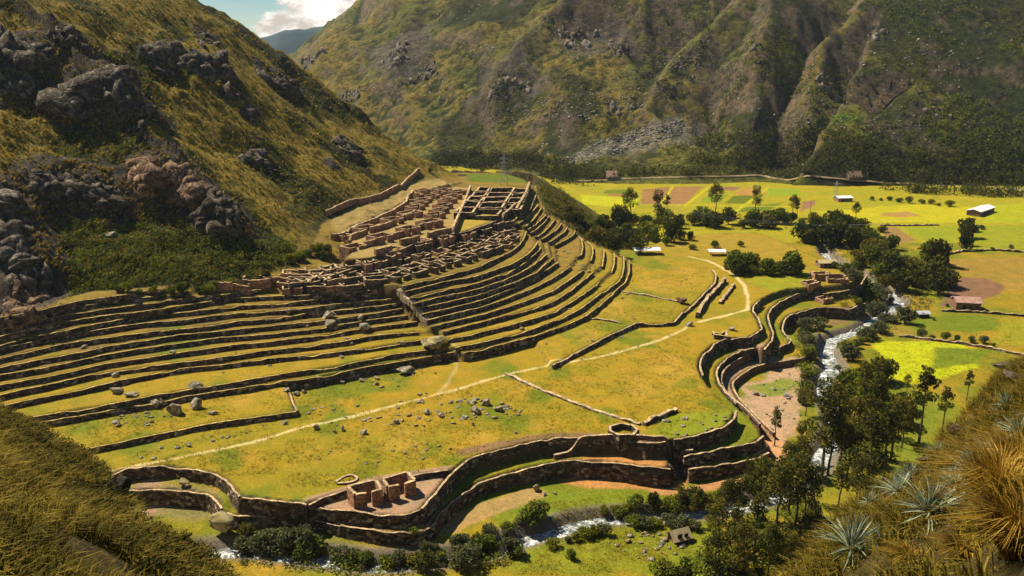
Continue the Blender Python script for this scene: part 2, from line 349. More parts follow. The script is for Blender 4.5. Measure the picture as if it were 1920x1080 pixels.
# ------------------------------------------------------------------ mountain
SPURS = [  # (ridge px+distance, side slope left, right)
 ([(505,190,1500),(520,132,1500),(545,97,1500),(575,68,1480),(600,50,1450),(640,24,1420),(665,8,1400),(705,-35,1370),(900,-230,1330)],1.1,0.75),
 ([(600,300,1130),(640,235,1120),(677,143,1060),(690,112,1060),(707,93,1070),(760,45,1090),(807,0,1100),(880,-60,1120),(960,-150,1150)],1.3,1.0),
 ([(650,300,990),(693,213,930),(740,185,900),(787,160,890),(840,87,900),(870,60,905),(907,33,910),(947,-3,920),(1060,-110,960)],1.1,1.0),
 ([(800,285,790),(850,235,770),(895,178,735),(915,132,735),(960,88,750),(1007,43,765),(1040,0,780),(1130,-100,820)],1.0,1.1),
 ([(1000,215,700),(1060,150,712),(1110,105,735),(1160,60,760),(1207,0,785),(1290,-110,830)],0.9,0.9),
 ([(1230,190,668),(1285,105,705),(1340,40,735),(1390,-10,760)],0.8,0.9),
 ([(1405,245,628),(1412,190,650),(1418,130,672),(1425,80,692),(1448,0,722),(1480,-90,760)],0.9,1.0),
 ([(1560,190,640),(1518,152,648),(1530,110,672),(1550,62,695),(1605,0,725),(1680,-90,765)],1.3,0.35),
 ([(1690,210,622),(1740,120,655),(1810,20,700),(1860,-50,730)],0.45,0.6),
 ([(1800,270,600),(1850,190,630),(1900,90,672),(1960,0,715)],0.6,1.0),
 ([(1930,290,590),(1990,160,640),(2080,0,720)],0.8,0.8)]
SP3 = [(np.array([PD(a, b, c) for a, b, c in s]), l, r) for s, l, r in SPURS]
def footY(x): return np.where(x < 40, 585+(40-x)*0.62, 585.)
def mount(x, y):
    wx = x+fbm(x/70, y/70, 60, 3)*26; wy = y+fbm(x/70, y/70, 61, 3)*26
    d = wy-footY(wx)
    z = -7+np.where(d > 0, 0.30*np.clip(d, 0, 60)+0.62*np.clip(d-60, 0, None), 0.3*d)
    gul = ridged((wx+0.45*wy)/95, (wy-0.3*wx)/330, 62, 3)
    cap = np.maximum(-9+0.02*np.clip(d, 0, None), 45+0.9*(wx+215)+0.25*np.clip(1000-wy, -400, 400))
    z = z+np.clip(d/90, 0, 1)*(gul-0.62)*26
    z = np.minimum(z, 30+0.42*d); z = np.minimum(z, cap)
    sp = np.full(x.shape, -1e3)
    for P, l, r in SP3:
        dd, zb = dseg(wx, wy, P[:, :2], False, P[:, 2])
        a = P[0]; b = P[-1]
        side = (b[0]-a[0])*(wy-a[1])-(b[1]-a[1])*(wx-a[0])
        sl = np.where(side > 0, l, r)
        sp = np.maximum(sp, zb-sl*dd-2)
    k = 7.0; m_ = np.clip(0.5+0.5*(sp-z)/k, 0, 1); z = z*(1-m_)+sp*m_+k*m_*(1-m_)
    z = np.minimum(z, -8+0.8*np.clip(d+15, -10, None)); c = np.clip(d/60, 0.05, 1)
    z = z+c*((ridged(wx/44, wy/44, 63, 4)-0.6)*9+(ridged(x/13, y/17, 64, 3)-0.55)*3.2+fbm(x/6, y/6, 66, 2)*2.0)
    return z
MX = axis([(-760,-400,9),(-400,60,3.6),(60,520,2.6),(520,800,6)])
MY = axis([(560,860,2.6),(860,1160,4),(1160,1750,8)])
MXX, MYY = np.meshgrid(MX, MY); MZZ = mount(MXX, MYY)
def MG(x, y):
    x = np.asarray(x, float); y = np.asarray(y, float)
    i = np.clip(np.searchsorted(MX, x)-1, 0, len(MX)-2); j = np.clip(np.searchsorted(MY, y)-1, 0, len(MY)-2)
    tx = np.clip((x-MX[i])/(MX[i+1]-MX[i]), 0, 1); ty = np.clip((y-MY[j])/(MY[j+1]-MY[j]), 0, 1)
    z = (MZZ[j, i]*(1-tx)+MZZ[j, i+1]*tx)*(1-ty)+(MZZ[j+1, i]*(1-tx)+MZZ[j+1, i+1]*tx)*ty
    return np.where(y < MY[0], -99, z)
def ALL(x, y): return np.maximum(HG(x, y), MG(x, y))
def at(u, v):
    """points of the land seen at these pixels"""
    return march(u, v, ALL, 75, 1700, 1400)
# ------------------------------------------------------------------ mesh and material helpers
def mk(name, verts, faces, mat=None, parent=None, smooth=False, link=True, midx=None):
    me = bpy.data.meshes.new(name)
    verts = np.asarray(verts, np.float32)
    if isinstance(faces, np.ndarray):
        k = faces.shape[1]; n = len(faces)
        me.vertices.add(len(verts)); me.vertices.foreach_set('co', verts.ravel())
        me.loops.add(n*k); me.loops.foreach_set('vertex_index', faces.astype(np.int32).ravel())
        me.polygons.add(n); me.polygons.foreach_set('loop_start', np.arange(0, n*k, k, dtype=np.int32))
        me.polygons.foreach_set('loop_total', np.full(n, k, np.int32))
        me.update(calc_edges=True)
    else:
        me.from_pydata([tuple(map(float, v)) for v in verts], [], faces); me.update()
    if smooth: me.polygons.foreach_set('use_smooth', np.ones(len(me.polygons), bool))
    if mat is not None:
        for m_ in (mat if isinstance(mat, (list, tuple)) else [mat]): me.materials.append(m_)
    if midx is not None: me.polygons.foreach_set('material_index', np.asarray(midx, np.int32))
    o = bpy.data.objects.new(name, me)
    if link: COL.objects.link(o)
    if parent is not None: o.parent = parent
    return o
def empty(name, loc=(0, 0, 0), rz=0):
    o = bpy.data.objects.new(name, None); COL.objects.link(o); o.location = loc; o.rotation_euler = (0, 0, rz)
    o.empty_display_size = 0.5; return o
def tag(o, label=None, cat=None, group=None, kind=None):
    if label: o['label'] = label
    if cat: o['category'] = cat
    if group: o['group'] = group
    if kind: o['kind'] = kind
    return o
def grid_faces(ny, nx):
    i = np.arange(nx-1)[None, :]+np.arange(ny-1)[:, None]*nx
    return np.stack([i, i+1, i+nx+1, i+nx], -1).reshape(-1, 4)
def attr(o, name, arr):
    a = o.data.attributes.new(name, 'FLOAT_COLOR', 'POINT')
    c = np.ones((len(arr), 4), np.float32); c[:, :arr.shape[1]] = arr; a.data.foreach_set('color', c.ravel())
ORD = ['first','second','third','fourth','fifth','sixth','seventh','eighth','ninth','tenth','eleventh','twelfth','thirteenth','fourteenth','fifteenth','sixteenth','seventeenth','eighteenth','nineteenth','twentieth']
def ordn(i):
    if i < 20: return ORD[i]
    t = {2:'twenty',3:'thirty',4:'forty',5:'fifty',6:'sixty',7:'seventy',8:'eighty',9:'ninety'}
    i1 = i+1
    return (t[i1//10]+'-'+ORD[i1 % 10-1]) if i1 % 10 else t[i1//10][:-1]+'ieth'
class MB:
    """collects boxes, tubes, lumps for ONE mesh"""
    def __init__(s): s.v = []; s.f = []
    def add(s, v, f):
        b = len(s.v); s.v += [tuple(p) for p in v]; s.f += [tuple(i+b for i in q) for q in f]
    def box(s, c, d, rz=0, taper=1.0):
        x, y, z = [q/2 for q in d]; vs = []
        for sz in (-1, 1):
            k = taper if sz > 0 else 1
            for sx, sy in ((-1,-1),(1,-1),(1,1),(-1,1)):
                px, py = sx*x*k, sy*y*k
                vs.append((c[0]+px*math.cos(rz)-py*math.sin(rz), c[1]+px*math.sin(rz)+py*math.cos(rz), c[2]+sz*z))
        s.add(vs, [(0,3,2,1),(4,5,6,7),(0,1,5,4),(1,2,6,5),(2,3,7,6),(3,0,4,7)])
    def tube(s, a, b, r0, r1=None, n=6):
        r1 = r0 if r1 is None else r1; a = Vector(a); b = Vector(b); d = (b-a).normalized()
        u = d.orthogonal().normalized(); w_ = d.cross(u); vs = []
        for p, r in ((a, r0), (b, r1)):
            for i in range(n):
                t = 2*math.pi*i/n; vs.append(p+u*math.cos(t)*r+w_*math.sin(t)*r)
        f = [(i, (i+1) % n, n+(i+1) % n, n+i) for i in range(n)]+[tuple(range(n))[::-1], tuple(range(n, 2*n))]
        s.add(vs, f)
    def build(s, name, mat, parent=None, smooth=False): return mk(name, s.v, s.f, mat, parent, smooth)
def MAT(name):
    m = bpy.data.materials.new(name); m.use_nodes = True; t = m.node_tree
    b = t.nodes['Principled BSDF']; b.inputs['Roughness'].default_value = 0.95; b.inputs['Specular IOR Level'].default_value = 0.15
    return m, t, b
def noise(t, scale, detail=4, rough=0.55, vec=None, dist=0.0):
    n = N(t, 'ShaderNodeTexNoise', inp={'Scale': scale, 'Detail': detail, 'Roughness': rough, 'Distortion': dist})
    if vec is not None: t.links.new(vec, n.inputs['Vector'])
    return n.outputs[0]
def ramp(t, fac, stops):
    r = N(t, 'ShaderNodeValToRGB'); e = r.color_ramp.elements
    while len(e) < len(stops): e.new(0.5)
    for q, (p, c) in zip(e, stops): q.position = p; q.color = (c[0], c[1], c[2], 1) if hasattr(c, '__len__') else (c, c, c, 1)
    t.links.new(fac, r.inputs[0]); return r.outputs[0]
def mixc(t, fac, a, b, mode='MIX'):
    n = N(t, 'ShaderNodeMix', data_type='RGBA', blend_type=mode)
    for i, v in ((0, fac), (6, a), (7, b)):
        if isinstance(v, (int, float)): n.inputs[i].default_value = v
        elif isinstance(v, tuple): n.inputs[i].default_value = (v[0], v[1], v[2], 1)
        else: t.links.new(v, n.inputs[i])
    return n.outputs[2]
def bump(t, h, dist, strength=1.0, prev=None):
    n = N(t, 'ShaderNodeBump', inp={'Strength': strength, 'Distance': dist}); t.links.new(h, n.inputs['Height'])
    if prev is not None: t.links.new(prev, n.inputs['Normal'])
    return n.outputs[0]
def pos(t): return N(t, 'ShaderNodeNewGeometry').outputs['Position']
def stone_mat(name, dark, mid, lite, scale=1.6, moss=0.0, bumpd=0.12, joint=0.35):
    m, t, b = MAT(name); p = pos(t)
    nz = N(t, 'ShaderNodeTexNoise', inp={'Scale': 1.1, 'Detail': 3.0}); t.links.new(p, nz.inputs['Vector'])
    wv = N(t, 'ShaderNodeVectorMath', operation='MULTIPLY_ADD'); t.links.new(nz.outputs[1], wv.inputs[0]); wv.inputs[1].default_value = (.5, .5, .5); t.links.new(p, wv.inputs[2])
    mpn = N(t, 'ShaderNodeMapping'); mpn.inputs['Scale'].default_value = (1, 1, 1.5); t.links.new(wv.outputs[0], mpn.inputs[0])
    vo = N(t, 'ShaderNodeTexVoronoi', inp={'Scale': scale}); t.links.new(mpn.outputs[0], vo.inputs['Vector'])
    ve = N(t, 'ShaderNodeTexVoronoi', feature='DISTANCE_TO_EDGE', inp={'Scale': scale}); t.links.new(mpn.outputs[0], ve.inputs['Vector'])
    sp = N(t, 'ShaderNodeSeparateColor'); t.links.new(vo.outputs['Color'], sp.inputs[0])
    c = ramp(t, sp.outputs[0], [(0.0, dark), (0.4, mid), (0.72, tuple(q*1.5 for q in mid)), (1.0, lite)])
    c = mixc(t, 0.55, c, ramp(t, noise(t, 0.35, 5, 0.6, p), [(0.35, (.45, .42, .40)), (0.65, (1.25, 1.15, 1.0))]), 'MULTIPLY')
    if moss: c = mixc(t, ramp(t, noise(t, 0.5, 5, 0.65, p), [(0.55, 0.0), (0.68, moss)]), c, (0.05, 0.055, 0.012))
    j = ramp(t, ve.outputs[0], [(0.0, joint), (0.10, 1.0)])
    c = mixc(t, 1.0, c, j, 'MULTIPLY')
    t.links.new(c, b.inputs['Base Color'])
    h = mixc(t, 0.35, ramp(t, ve.outputs[0], [(0.0, 0.0), (0.16, 1.0)]), noise(t, 9, 4, 0.6, p))
    t.links.new(bump(t, h, bumpd), b.inputs['Normal'])
    return m
M_WALL = stone_mat('terrace_stone', (0.045,0.032,0.025), (0.13,0.094,0.070), (0.48,0.41,0.31), 1.05, 0.75, 0.3)
M_WALLB = stone_mat('brown_mud_stone', (0.08,0.045,0.036), (0.15,0.088,0.068), (0.24,0.16,0.12), 1.8, 0.0, 0.06, 0.65)
M_ADOBE = stone_mat('rebuilt_stone', (0.17,0.09,0.058), (0.33,0.185,0.115), (0.46,0.30,0.19), 1.8, 0.0, 0.08, 0.6)
M_RUIN = stone_mat('ruin_stone', (0.07,0.048,0.035), (0.15,0.105,0.072), (0.38,0.31,0.22), 1.8, 0.6, 0.15, 0.45)
M_CAP = stone_mat('sunlit_cap_stone', (0.30,0.22,0.13), (0.42,0.31,0.18), (0.56,0.45,0.29), 1.5, 0.15, 0.08, 0.8)  # wall tops kept pale, sunlight put into the cap colour
M_CAPG = stone_mat('sunlit_grassy_cap', (0.26,0.19,0.05), (0.38,0.28,0.09), (0.50,0.40,0.2), 1.2, 0.0, 0.08, 0.9)  # dry grass tint, paled so terrace tops look sunlit
def rock_mat(name, c1, c2, c3, moss=0.3, scale=1.0):
    m, t, b = MAT(name); p = N(t, 'ShaderNodeTexCoord').outputs['Object']
    c = ramp(t, noise(t, 0.7*scale, 7, 0.68, p, 0.6), [(0.32, c1), (0.5, c2), (0.68, c3)])
    cr_ = N(t, 'ShaderNodeTexVoronoi', feature='DISTANCE_TO_EDGE', inp={'Scale': 0.55*scale})
    w1 = N(t, 'ShaderNodeVectorMath', operation='MULTIPLY_ADD'); nn = N(t, 'ShaderNodeTexNoise', inp={'Scale': 1.2*scale, 'Detail': 4.0}); t.links.new(p, nn.inputs['Vector'])
    t.links.new(nn.outputs[1], w1.inputs[0]); w1.inputs[1].default_value = (1.2, 1.2, 1.2); t.links.new(p, w1.inputs[2]); t.links.new(w1.outputs[0], cr_.inputs['Vector'])
    c = mixc(t, 1.0, c, ramp(t, cr_.outputs[0], [(0.0, 0.3), (0.05, 1.0)]), 'MULTIPLY')
    g = N(t, 'ShaderNodeNewGeometry'); s_ = N(t, 'ShaderNodeSeparateXYZ'); t.links.new(g.outputs['Normal'], s_.inputs[0])
    mm = math_n(t, 'MULTIPLY', ramp(t, s_.outputs[2], [(0.55, 0.0), (0.9, 1.0)]), ramp(t, noise(t, 1.5*scale, 4, 0.6, p), [(0.45, 0.0), (0.6, 1.0)]))
    c = mixc(t, math_n(t, 'MULTIPLY', mm, moss), c, (0.09, 0.075, 0.02))
    t.links.new(c, b.inputs['Base Color'])
    h = mixc(t, 0.5, noise(t, 2.5*scale, 8, 0.7, p), ramp(t, cr_.outputs[0], [(0, 0), (0.12, 1)]))
    t.links.new(bump(t, h, 0.3/scale), b.inputs['Normal'])
    return m
M_ROCK = rock_mat('grey_granite', (0.10,0.080,0.058), (0.30,0.25,0.18), (0.55,0.49,0.38), 0.5)
M_ROCKY = rock_mat('lichen_granite', (0.16,0.12,0.05), (0.32,0.26,0.12), (0.46,0.41,0.28), 0.6)
M_CLIFF = rock_mat('dark_cliff', (0.010,0.008,0.007), (0.058,0.046,0.036), (0.24,0.195,0.15), 0.35, 0.7)
M_CLIFFR = rock_mat('red_cliff', (0.025,0.017,0.013), (0.15,0.088,0.052), (0.40,0.25,0.15), 0.35, 0.7)
M_MROCK = rock_mat('pale_scree', (0.14,0.12,0.10), (0.30,0.27,0.23), (0.5,0.46,0.40), 0.2, 0.5)
# ------------------------------------------------------------------ ground sheet
GRASS = np.array([0.275,0.187,0.010]); GREEN = np.array([0.105,0.135,0.006]); YEL = np.array([0.40,0.36,0.008]); SOIL = np.array([0.30,0.165,0.085])
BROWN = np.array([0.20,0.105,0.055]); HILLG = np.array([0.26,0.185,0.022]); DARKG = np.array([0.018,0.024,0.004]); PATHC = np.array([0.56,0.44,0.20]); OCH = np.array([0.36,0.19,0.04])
X = XX.ravel(); Y = YY.ravel(); Zg = ZZ.ravel()
colr = np.tile(GRASS, (len(X), 1)); rough = np.zeros(len(X))
def blend(mask, c, idx=None):
    global colr
    m_ = mask[:, None]; 
    if idx is None: colr = colr*(1-m_)+c*m_
    else: colr[idx] = colr[idx]*(1-m_)+c*m_
def paint(px, z, c, soft=1.0, a=1.0, jag=0.0):
    poly = chain(px, z) if z is not None else np.array(px, float)
    lo = poly.min(0)-4; hi = poly.max(0)+4
    idx = np.nonzero((X > lo[0]) & (X < hi[0]) & (Y > lo[1]) & (Y < hi[1]))[0]
    s = sdpoly(X[idx], Y[idx], poly)
    if jag: s = s+fbm(X[idx]/5, Y[idx]/5, 70, 3)*jag*2
    blend(sstep(s, -soft/2, soft/2)*a, c, idx)
def line(px, z, wd, c, a=1.0):
    P = chain(px, z) if z is not None else np.array(px, float)
    lo = P.min(0)-4; hi = P.max(0)+4
    idx = np.nonzero((X > lo[0]) & (X < hi[0]) & (Y > lo[1]) & (Y < hi[1]))[0]
    d = dseg(X[idx], Y[idx], P)+fbm(X[idx]/4, Y[idx]/4, 71, 2)*0.7
    blend((1-sstep(d, wd/2-0.25, wd/2+0.55))*a, c, idx)
# broad natural variation
nb = fbm(X/26, Y/26, 80, 4); nb2 = fbm(X/7, Y/7, 81, 3)
blend(sstep(nb, 0.06, 0.22)*0.38, np.array([0.17,0.17,0.008]))
blend(sstep(nb2, 0.12, 0.28)*0.3, GREEN*1.15)
blend(sstep(-nb2, 0.10, 0.28)*0.5, np.array([0.33,0.20,0.025]))
dr = dseg(X, Y, RIV[:, :2])
lowz = (Zg < -1.6)
blend(np.where(lowz, sstep(fbm(X/16, Y/16, 82, 3), -0.12, 0.12)*0.75, 0), GREEN*1.15)
# terrace treads greener towards the lower steps, browner above
tz = (Zg > 1.8) & (X > -150) & (X < 60)
blend(np.where(tz, sstep(Zg, 2.6, 10)*0.95*np.clip(.75+fbm(X/8, Y/3, 83, 3)*1.2, .2, 1), 0), np.array([0.165,0.105,0.025]))
def blob(u, v, rad, c, a=.8):
    q = PW(u, v, 0.); s = rad*q[1]/F; d = np.sqrt((X-q[0])**2+((Y-q[1])/1.6)**2)+fbm(X/4, Y/4, 84, 3)*s*1.3
    blend((1-sstep(d, s*.3, s))*a, c)
for u, v, r_ in [(600,735,50),(660,725,60),(740,705,60),(880,768,55),(930,775,60),(560,775,40),(630,775,40),(290,790,50),(150,815,40),(230,790,30),(410,745,30),(930,690,45),(955,700,30),(480,935,45),(560,940,40),(690,890,40),(850,872,40),(620,800,40),(800,845,30),(1190,480,60),(1230,500,50),(1210,560,40),(1080,640,40),(1160,620,50),(1200,640,50),(1010,740,30),(1140,780,30),(1290,720,30),(1340,760,30),(340,700,60),(430,860,50),(260,835,40),(960,800,40),(1050,700,30)]: blob(u, v, r_, GREEN*1.1)
for u, v, r_ in [(950,645,40),(1050,600,40),(1150,580,50),(1230,540,50),(1290,520,40),(1250,690,60),(1200,720,50),(540,740,40),(460,760,40),(760,830,60),(900,830,50),(400,900,30),(1100,640,40)]: blob(u, v, r_, np.array([0.36,0.225,0.03]), .6)
far = (Y > 395) & (Zg < 0)
blend(np.where(far, 0.75, 0), np.array([0.31,0.27,0.008]))
# right bank fields
paint([(1815,424),(2500,420),(2500,472),(1812,474)], -7, np.array([0.23,0.24,0.01]), 2, .9, 1)
paint([(1860,386),(2500,383),(2500,418),(1840,420)], -7, np.array([0.30,0.31,0.006]), 2, .9, 1)
paint([(1640,560),(1760,590),(1700,640),(1610,640)], -8, np.array([0.16,0.19,0.008]), 3, .7, 2)
paint([(1880,595),(2500,590),(2500,660),(1860,645)], -8, np.array([0.24,0.22,0.01]), 2, .8, 1)
paint([(1530,400),(1700,385),(1850,392),(1800,420),(1600,420)], -7, np.array([0.42,0.37,0.006]), 3, .7, 2)
paint([(1090,366),(1200,372),(1190,392),(1090,384)], -6.3, np.array([0.40,0.40,0.006]), 2, .8, 1)
paint([(1640,640),(1800,640),(1832,660),(1835,690),(1760,712),(1700,722),(1648,700)], -8, np.array([0.37,0.385,0.004]), 2, 1, 1.5)
paint([(1755,652),(1860,655),(1835,682),(1750,690)], -8, GREEN*1.3, 2, 1, 1)
paint([(1700,598),(1780,590),(1872,590),(1868,612),(1830,622),(1740,612)], -8, GREEN*1.2, 3, .9, 2)
paint([(1600,620),(1700,600),(1720,625),(1660,634)], -8, np.array([0.30,0.17,0.03]), 3, .6, 2)
paint([(1765,490),(2500,478),(2500,545),(1880,548),(1800,515),(1770,515)], -8, np.array([0.28,0.17,0.03]), 3, .8, 2)
paint([(1762,574),(1775,548),(1802,523),(1850,525),(1882,535),(1878,552),(1840,563),(1800,572)], -8, BROWN, 1.5, 1, .8)
paint([(1653,428),(1680,427),(1697,441),(1720,452),(1690,457),(1658,458)], -7, np.array([0.25,0.15,0.05]), 1.5, 1, .5)
paint([(1690,427),(1790,426),(1800,450),(1770,462),(1722,450)], -7, np.array([0.22,0.25,0.01]), 1.5, .9, .5)
FL = -6.3
for px, c in [([(1135,357),(1178,355),(1178,364),(1132,364)], GREEN*1.1), ([(1140,364),(1180,364),(1180,370),(1138,369)], OCH*.8),
              ([(1204,356),(1260,349),(1242,382),(1202,384)], np.array([0.27,0.14,0.05])), ([(1262,350),(1320,348),(1300,366),(1285,385),(1240,384)], np.array([0.27,0.14,0.05])),
              ([(1328,349),(1392,350),(1376,357),(1328,353)], BROWN*1.1), ([(1382,357),(1402,350),(1440,359),(1430,366),(1376,365)], OCH),
              ([(1376,366),(1432,365),(1398,382),(1358,381)], GREEN*.95), ([(1395,390),(1470,379),(1442,395),(1378,399)], GREEN*1.1),
              ([(1505,378),(1530,375),(1528,385),(1500,398)], BROWN*1.2), ([(1655,400),(1700,396),(1728,404),(1690,408),(1650,405)], np.array([0.34,0.2,0.05])),
              ([(1440,352),(1500,355),(1500,366),(1440,366)], GREEN*2), ([(1330,365),(1365,364),(1350,380),(1310,378)], GREEN*1.8)]:
    paint(px, FL, c, 1.2)
for px in ([(1262,348),(1240,384)], [(1330,349),(1284,386)], [(1204,384),(1300,385),(1500,388)], [(1440,351),(1378,399)]): line(px, FL, 1.6, YEL)
paint([(870,325),(1000,323),(1008,342),(880,343)], 21, GREEN*.9, 2)
paint([(1195,452),(1260,440),(1400,437),(1480,450),(1520,472),(1440,480),(1300,478)], 0, np.array([0.28,0.19,0.02]), 3, .7, 1)
paint([(1390,510),(1530,510),(1540,540),(1450,548),(1405,530)], 0, np.array([0.22,0.24,0.01]), 2, .7, 1)
paint([(930,1085),(1000,1030),(1080,1005),(1200,992),(1300,985),(1330,1085)], -7.5, np.array([0.16,0.19,0.010]), 3, .75, 3)
paint([(1680,735),(1780,735),(1800,800),(1740,880),(1690,900),(1660,830)], -7.5, np.array([0.15,0.18,0.010]), 3, .8, 2)
paint([(880,960),(1000,905),(1050,925),(1180,930),(1280,940),(1200,965),(1050,975),(940,1000)], -8, np.array([0.15,0.19,0.010]), 2, .7, 2)
paint([(1560,880),(1640,840),(1680,900),(1560,1000),(1500,960)], -7.5, np.array([0.19,0.18,0.012]), 3, .7, 3)
# bare earth
paint([(563,948),(640,925),(700,905),(775,893),(850,884),(820,922),(790,955),(727,966),(640,958)], ZCY, np.array([0.34,0.215,0.13]), .8)
paint([(1046,899),(1082,892),(1150,890),(1265,896),(1296,896),(1290,912),(1250,925),(1180,918),(1100,922),(1056,912)], -8, np.array([0.42,0.20,0.06]), 1.5, 1, .8)
line([(1400,896),(1280,925),(1230,925)], -8, 2.5, np.array([0.40,0.20,0.08]))
line([(812,1012),(850,1000),(900,975),(950,955),(1000,935)], -8, 5, np.array([0.36,0.22,0.09]), .8)
line([(870,865+12),(940,862),(1000,850),(1055,843),(1100,843),(1160,848),(1240,858)], ZT2, 2.6, np.array([0.20,0.11,0.07]), .8)
line([(640,975),(720,982),(790,980)], ZT2, 4, np.array([0.34,0.2,0.12]), .7)
line([(1424,797),(1391,757),(1365,733),(1360,712),(1372,697),(1400,680),(1450,672)], ZB2, 4.0, np.array([0.36,0.215,0.13]))
line([(1424,790),(1450,822),(1465,850),(1440,880)], -8, 6.0, np.array([0.46,0.25,0.12]))
paint([(1385,760),(1400,725),(1440,705),(1480,690),(1530,685),(1520,720),(1500,760),(1490,820),(1455,830)], -9.5, np.array([0.42,0.26,0.17]), 3, .85, 3.2)
paint([(1410,735),(1460,715),(1500,720),(1480,745),(1440,750)], -9.5, GREEN*1.4, 3, .85, 3)
paint([(1490,600),(1560,590),(1610,588),(1590,600),(1540,610),(1500,618)], -7.5, np.array([0.2,0.12,0.05]), 2, .9, 1)
paint([(250,950),(300,940),(400,955),(410,975),(330,985),(270,975)], -7, np.array([0.22,0.17,0.08]), 3, .7, 2)
paint([(255,945),(300,938),(300,975),(268,985)], -7, np.array([0.34,0.2,0.13]), 2, .8, 1.5)
paint([(1210,812),(1265,775),(1375,770),(1385,790),(1330,812),(1262,826)], 0, GREEN*1.6, 3, .8, 1)
paint([(610,412),(748,363),(820,345),(882,353),(860,400),(848,435),(700,486),(645,470),(640,440)], 22, np.array([0.34,0.24,0.09]), 3, .65, 1.2)
paint([(855,405),(900,402),(930,410),(850,440)], 20.6, np.array([0.32,0.23,0.03]), 2)
# footpaths
line([(200,886),(280,869),(380,849),(480,827),(560,802),(640,785),(740,760),(830,737),(900,717),(950,701),(1030,685)], 0, .75, PATHC, .9)
line([(1030,685),(1110,672),(1180,655),(1240,637),(1283,618),(1290,610)], 0, 0.7, PATHC, .9)
line([(1310,604),(1360,592),(1403,580),(1402,555),(1395,535),(1380,518),(1350,500),(1325,488),(1290,480)], 0, 0.8, PATHC)
line([(852,665),(856,690),(838,720),(820,738)], 0, 0.6, PATHC*.8, .5)
# hill, nose slope
dh, _z = dseg(X, Y, HBp, False, HBz); hin = inside(X, Y, HPOLY) & (Zg > 14)
hm = np.where(hin, sstep(dh, 0, 4), 0)
blend(hm, HILLG)
outcrop_shade = np.zeros(len(X))  # painted shade beside each outcrop, on the side away from the sun
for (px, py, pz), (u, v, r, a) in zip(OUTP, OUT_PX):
    if not np.isnan(px): outcrop_shade = np.maximum(outcrop_shade, np.clip(1.9-np.sqrt((X-px-r*.5)**2+(Y-py+r*.3)**2)/r, 0, 1))
bush_shade = np.where(hin, sstep(fbm(X/22, Y/22, 90, 4)+0.30*sstep(-Zg, -62, -26)*sstep(-Y, -330, -250)+.28*outcrop_shade-0.0, 0.05, 0.14), 0)
BG = bush_shade.reshape(ZZ.shape).copy()
blend(bush_shade*0.92, DARKG)  # bush cover and outcrop shade, both painted dark into the ground
blend(np.where(hin, sstep(fbm(X/11, Y/11, 91, 4), 0.1, 0.25), 0)*0.6, np.array([0.09,0.085,0.015]))
rock = np.zeros(len(X))
for (px, py, pz), (u, v, r, a) in zip(OUTP, OUT_PX):
    if np.isnan(px): continue
    q = np.sqrt((X-px)**2+(Y-py)**2)/r; rock = np.maximum(rock, np.clip((1.25-q)*2.5, 0, 1))
gy_, gx_ = np.gradient(ZZ, GY, GX); slope = np.sqrt(gx_**2+gy_**2).ravel()
rock = np.clip(rock+np.where(hin, sstep(slope, 1.25, 1.8), 0), 0, 1)
blend(rock, np.array([0.05,0.045,0.04])); BG[(rock > .45).reshape(ZZ.shape)] = -1
nm = (np.abs(Zg) > .9) & (Y > 325) & (X > 0) & (dseg(X, Y, NE[:, :2]) < 45) & (Zg > -5)
nose_in = ~inside(X, Y, np.vstack([NE[:, :2], [(-300., 420.), (-300., 200.), (0, 200)]]))
blend(np.where(nm & nose_in, 0.8, 0), np.array([0.10,0.095,0.012]))
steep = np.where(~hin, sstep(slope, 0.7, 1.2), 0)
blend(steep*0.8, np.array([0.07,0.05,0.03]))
wet = (1-sstep(dr, 3.0, 5.5)); blend(wet, np.array([0.16,0.13,0.10]))
rough = np.clip(hm+np.where(nm & nose_in, 1, 0)+0.25*lowz, 0, 1)
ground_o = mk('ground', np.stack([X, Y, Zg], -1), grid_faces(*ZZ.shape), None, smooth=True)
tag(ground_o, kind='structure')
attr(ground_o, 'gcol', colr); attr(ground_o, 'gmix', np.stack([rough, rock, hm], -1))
m, t, b = MAT('ground_grass'); p = pos(t)
ga = N(t, 'ShaderNodeAttribute', attribute_name='gcol'); gm = N(t, 'ShaderNodeAttribute', attribute_name='gmix')
gs = N(t, 'ShaderNodeSeparateColor'); t.links.new(gm.outputs[0], gs.inputs[0])
c = mixc(t, 0.8, ga.outputs[0], ramp(t, noise(t, 0.22, 6, 0.65, p), [(0.3, (.72, .80, .75)), (0.5, (1, 1, 1)), (0.7, (1.25, 1.12, 1.15))]), 'MULTIPLY')
c = mixc(t, 0.7, c, ramp(t, noise(t, 1.6, 5, 0.7, p), [(0.32, (.62, .70, .6)), (0.55, (1, 1, 1)), (0.75, (1.35, 1.25, 1.2))]), 'MULTIPLY')
tuft = noise(t, 0.85, 5, 0.75, p)
c = mixc(t, gs.outputs[0], c, mixc(t, 1.0, c, ramp(t, tuft, [(0.36, (.22, .24, .25)), (0.52, (1, 1, 1)), (0.7, (1.6, 1.45, 1.2))]), 'MULTIPLY'))
rk = ramp(t, noise(t, 0.35, 7, 0.7, p, 1.0), [(0.35, (.014, .012, .010)), (0.5, (.05, .040, .030)), (0.66, (.15, .11, .08))])
c = mixc(t, gs.outputs[1], c, rk)
fle = ramp(t, noise(t, 3.2, 4, 0.75, p), [(0.34, (.50, .56, .45)), (0.50, (1, 1, 1)), (.68, (1.2, 1.12, 1.1))]); c = mixc(t, 0.75, c, fle, 'MULTIPLY')
t.links.new(c, b.inputs['Base Color'])
b1 = bump(t, noise(t, 2.6, 5, 0.7, p), 0.16)
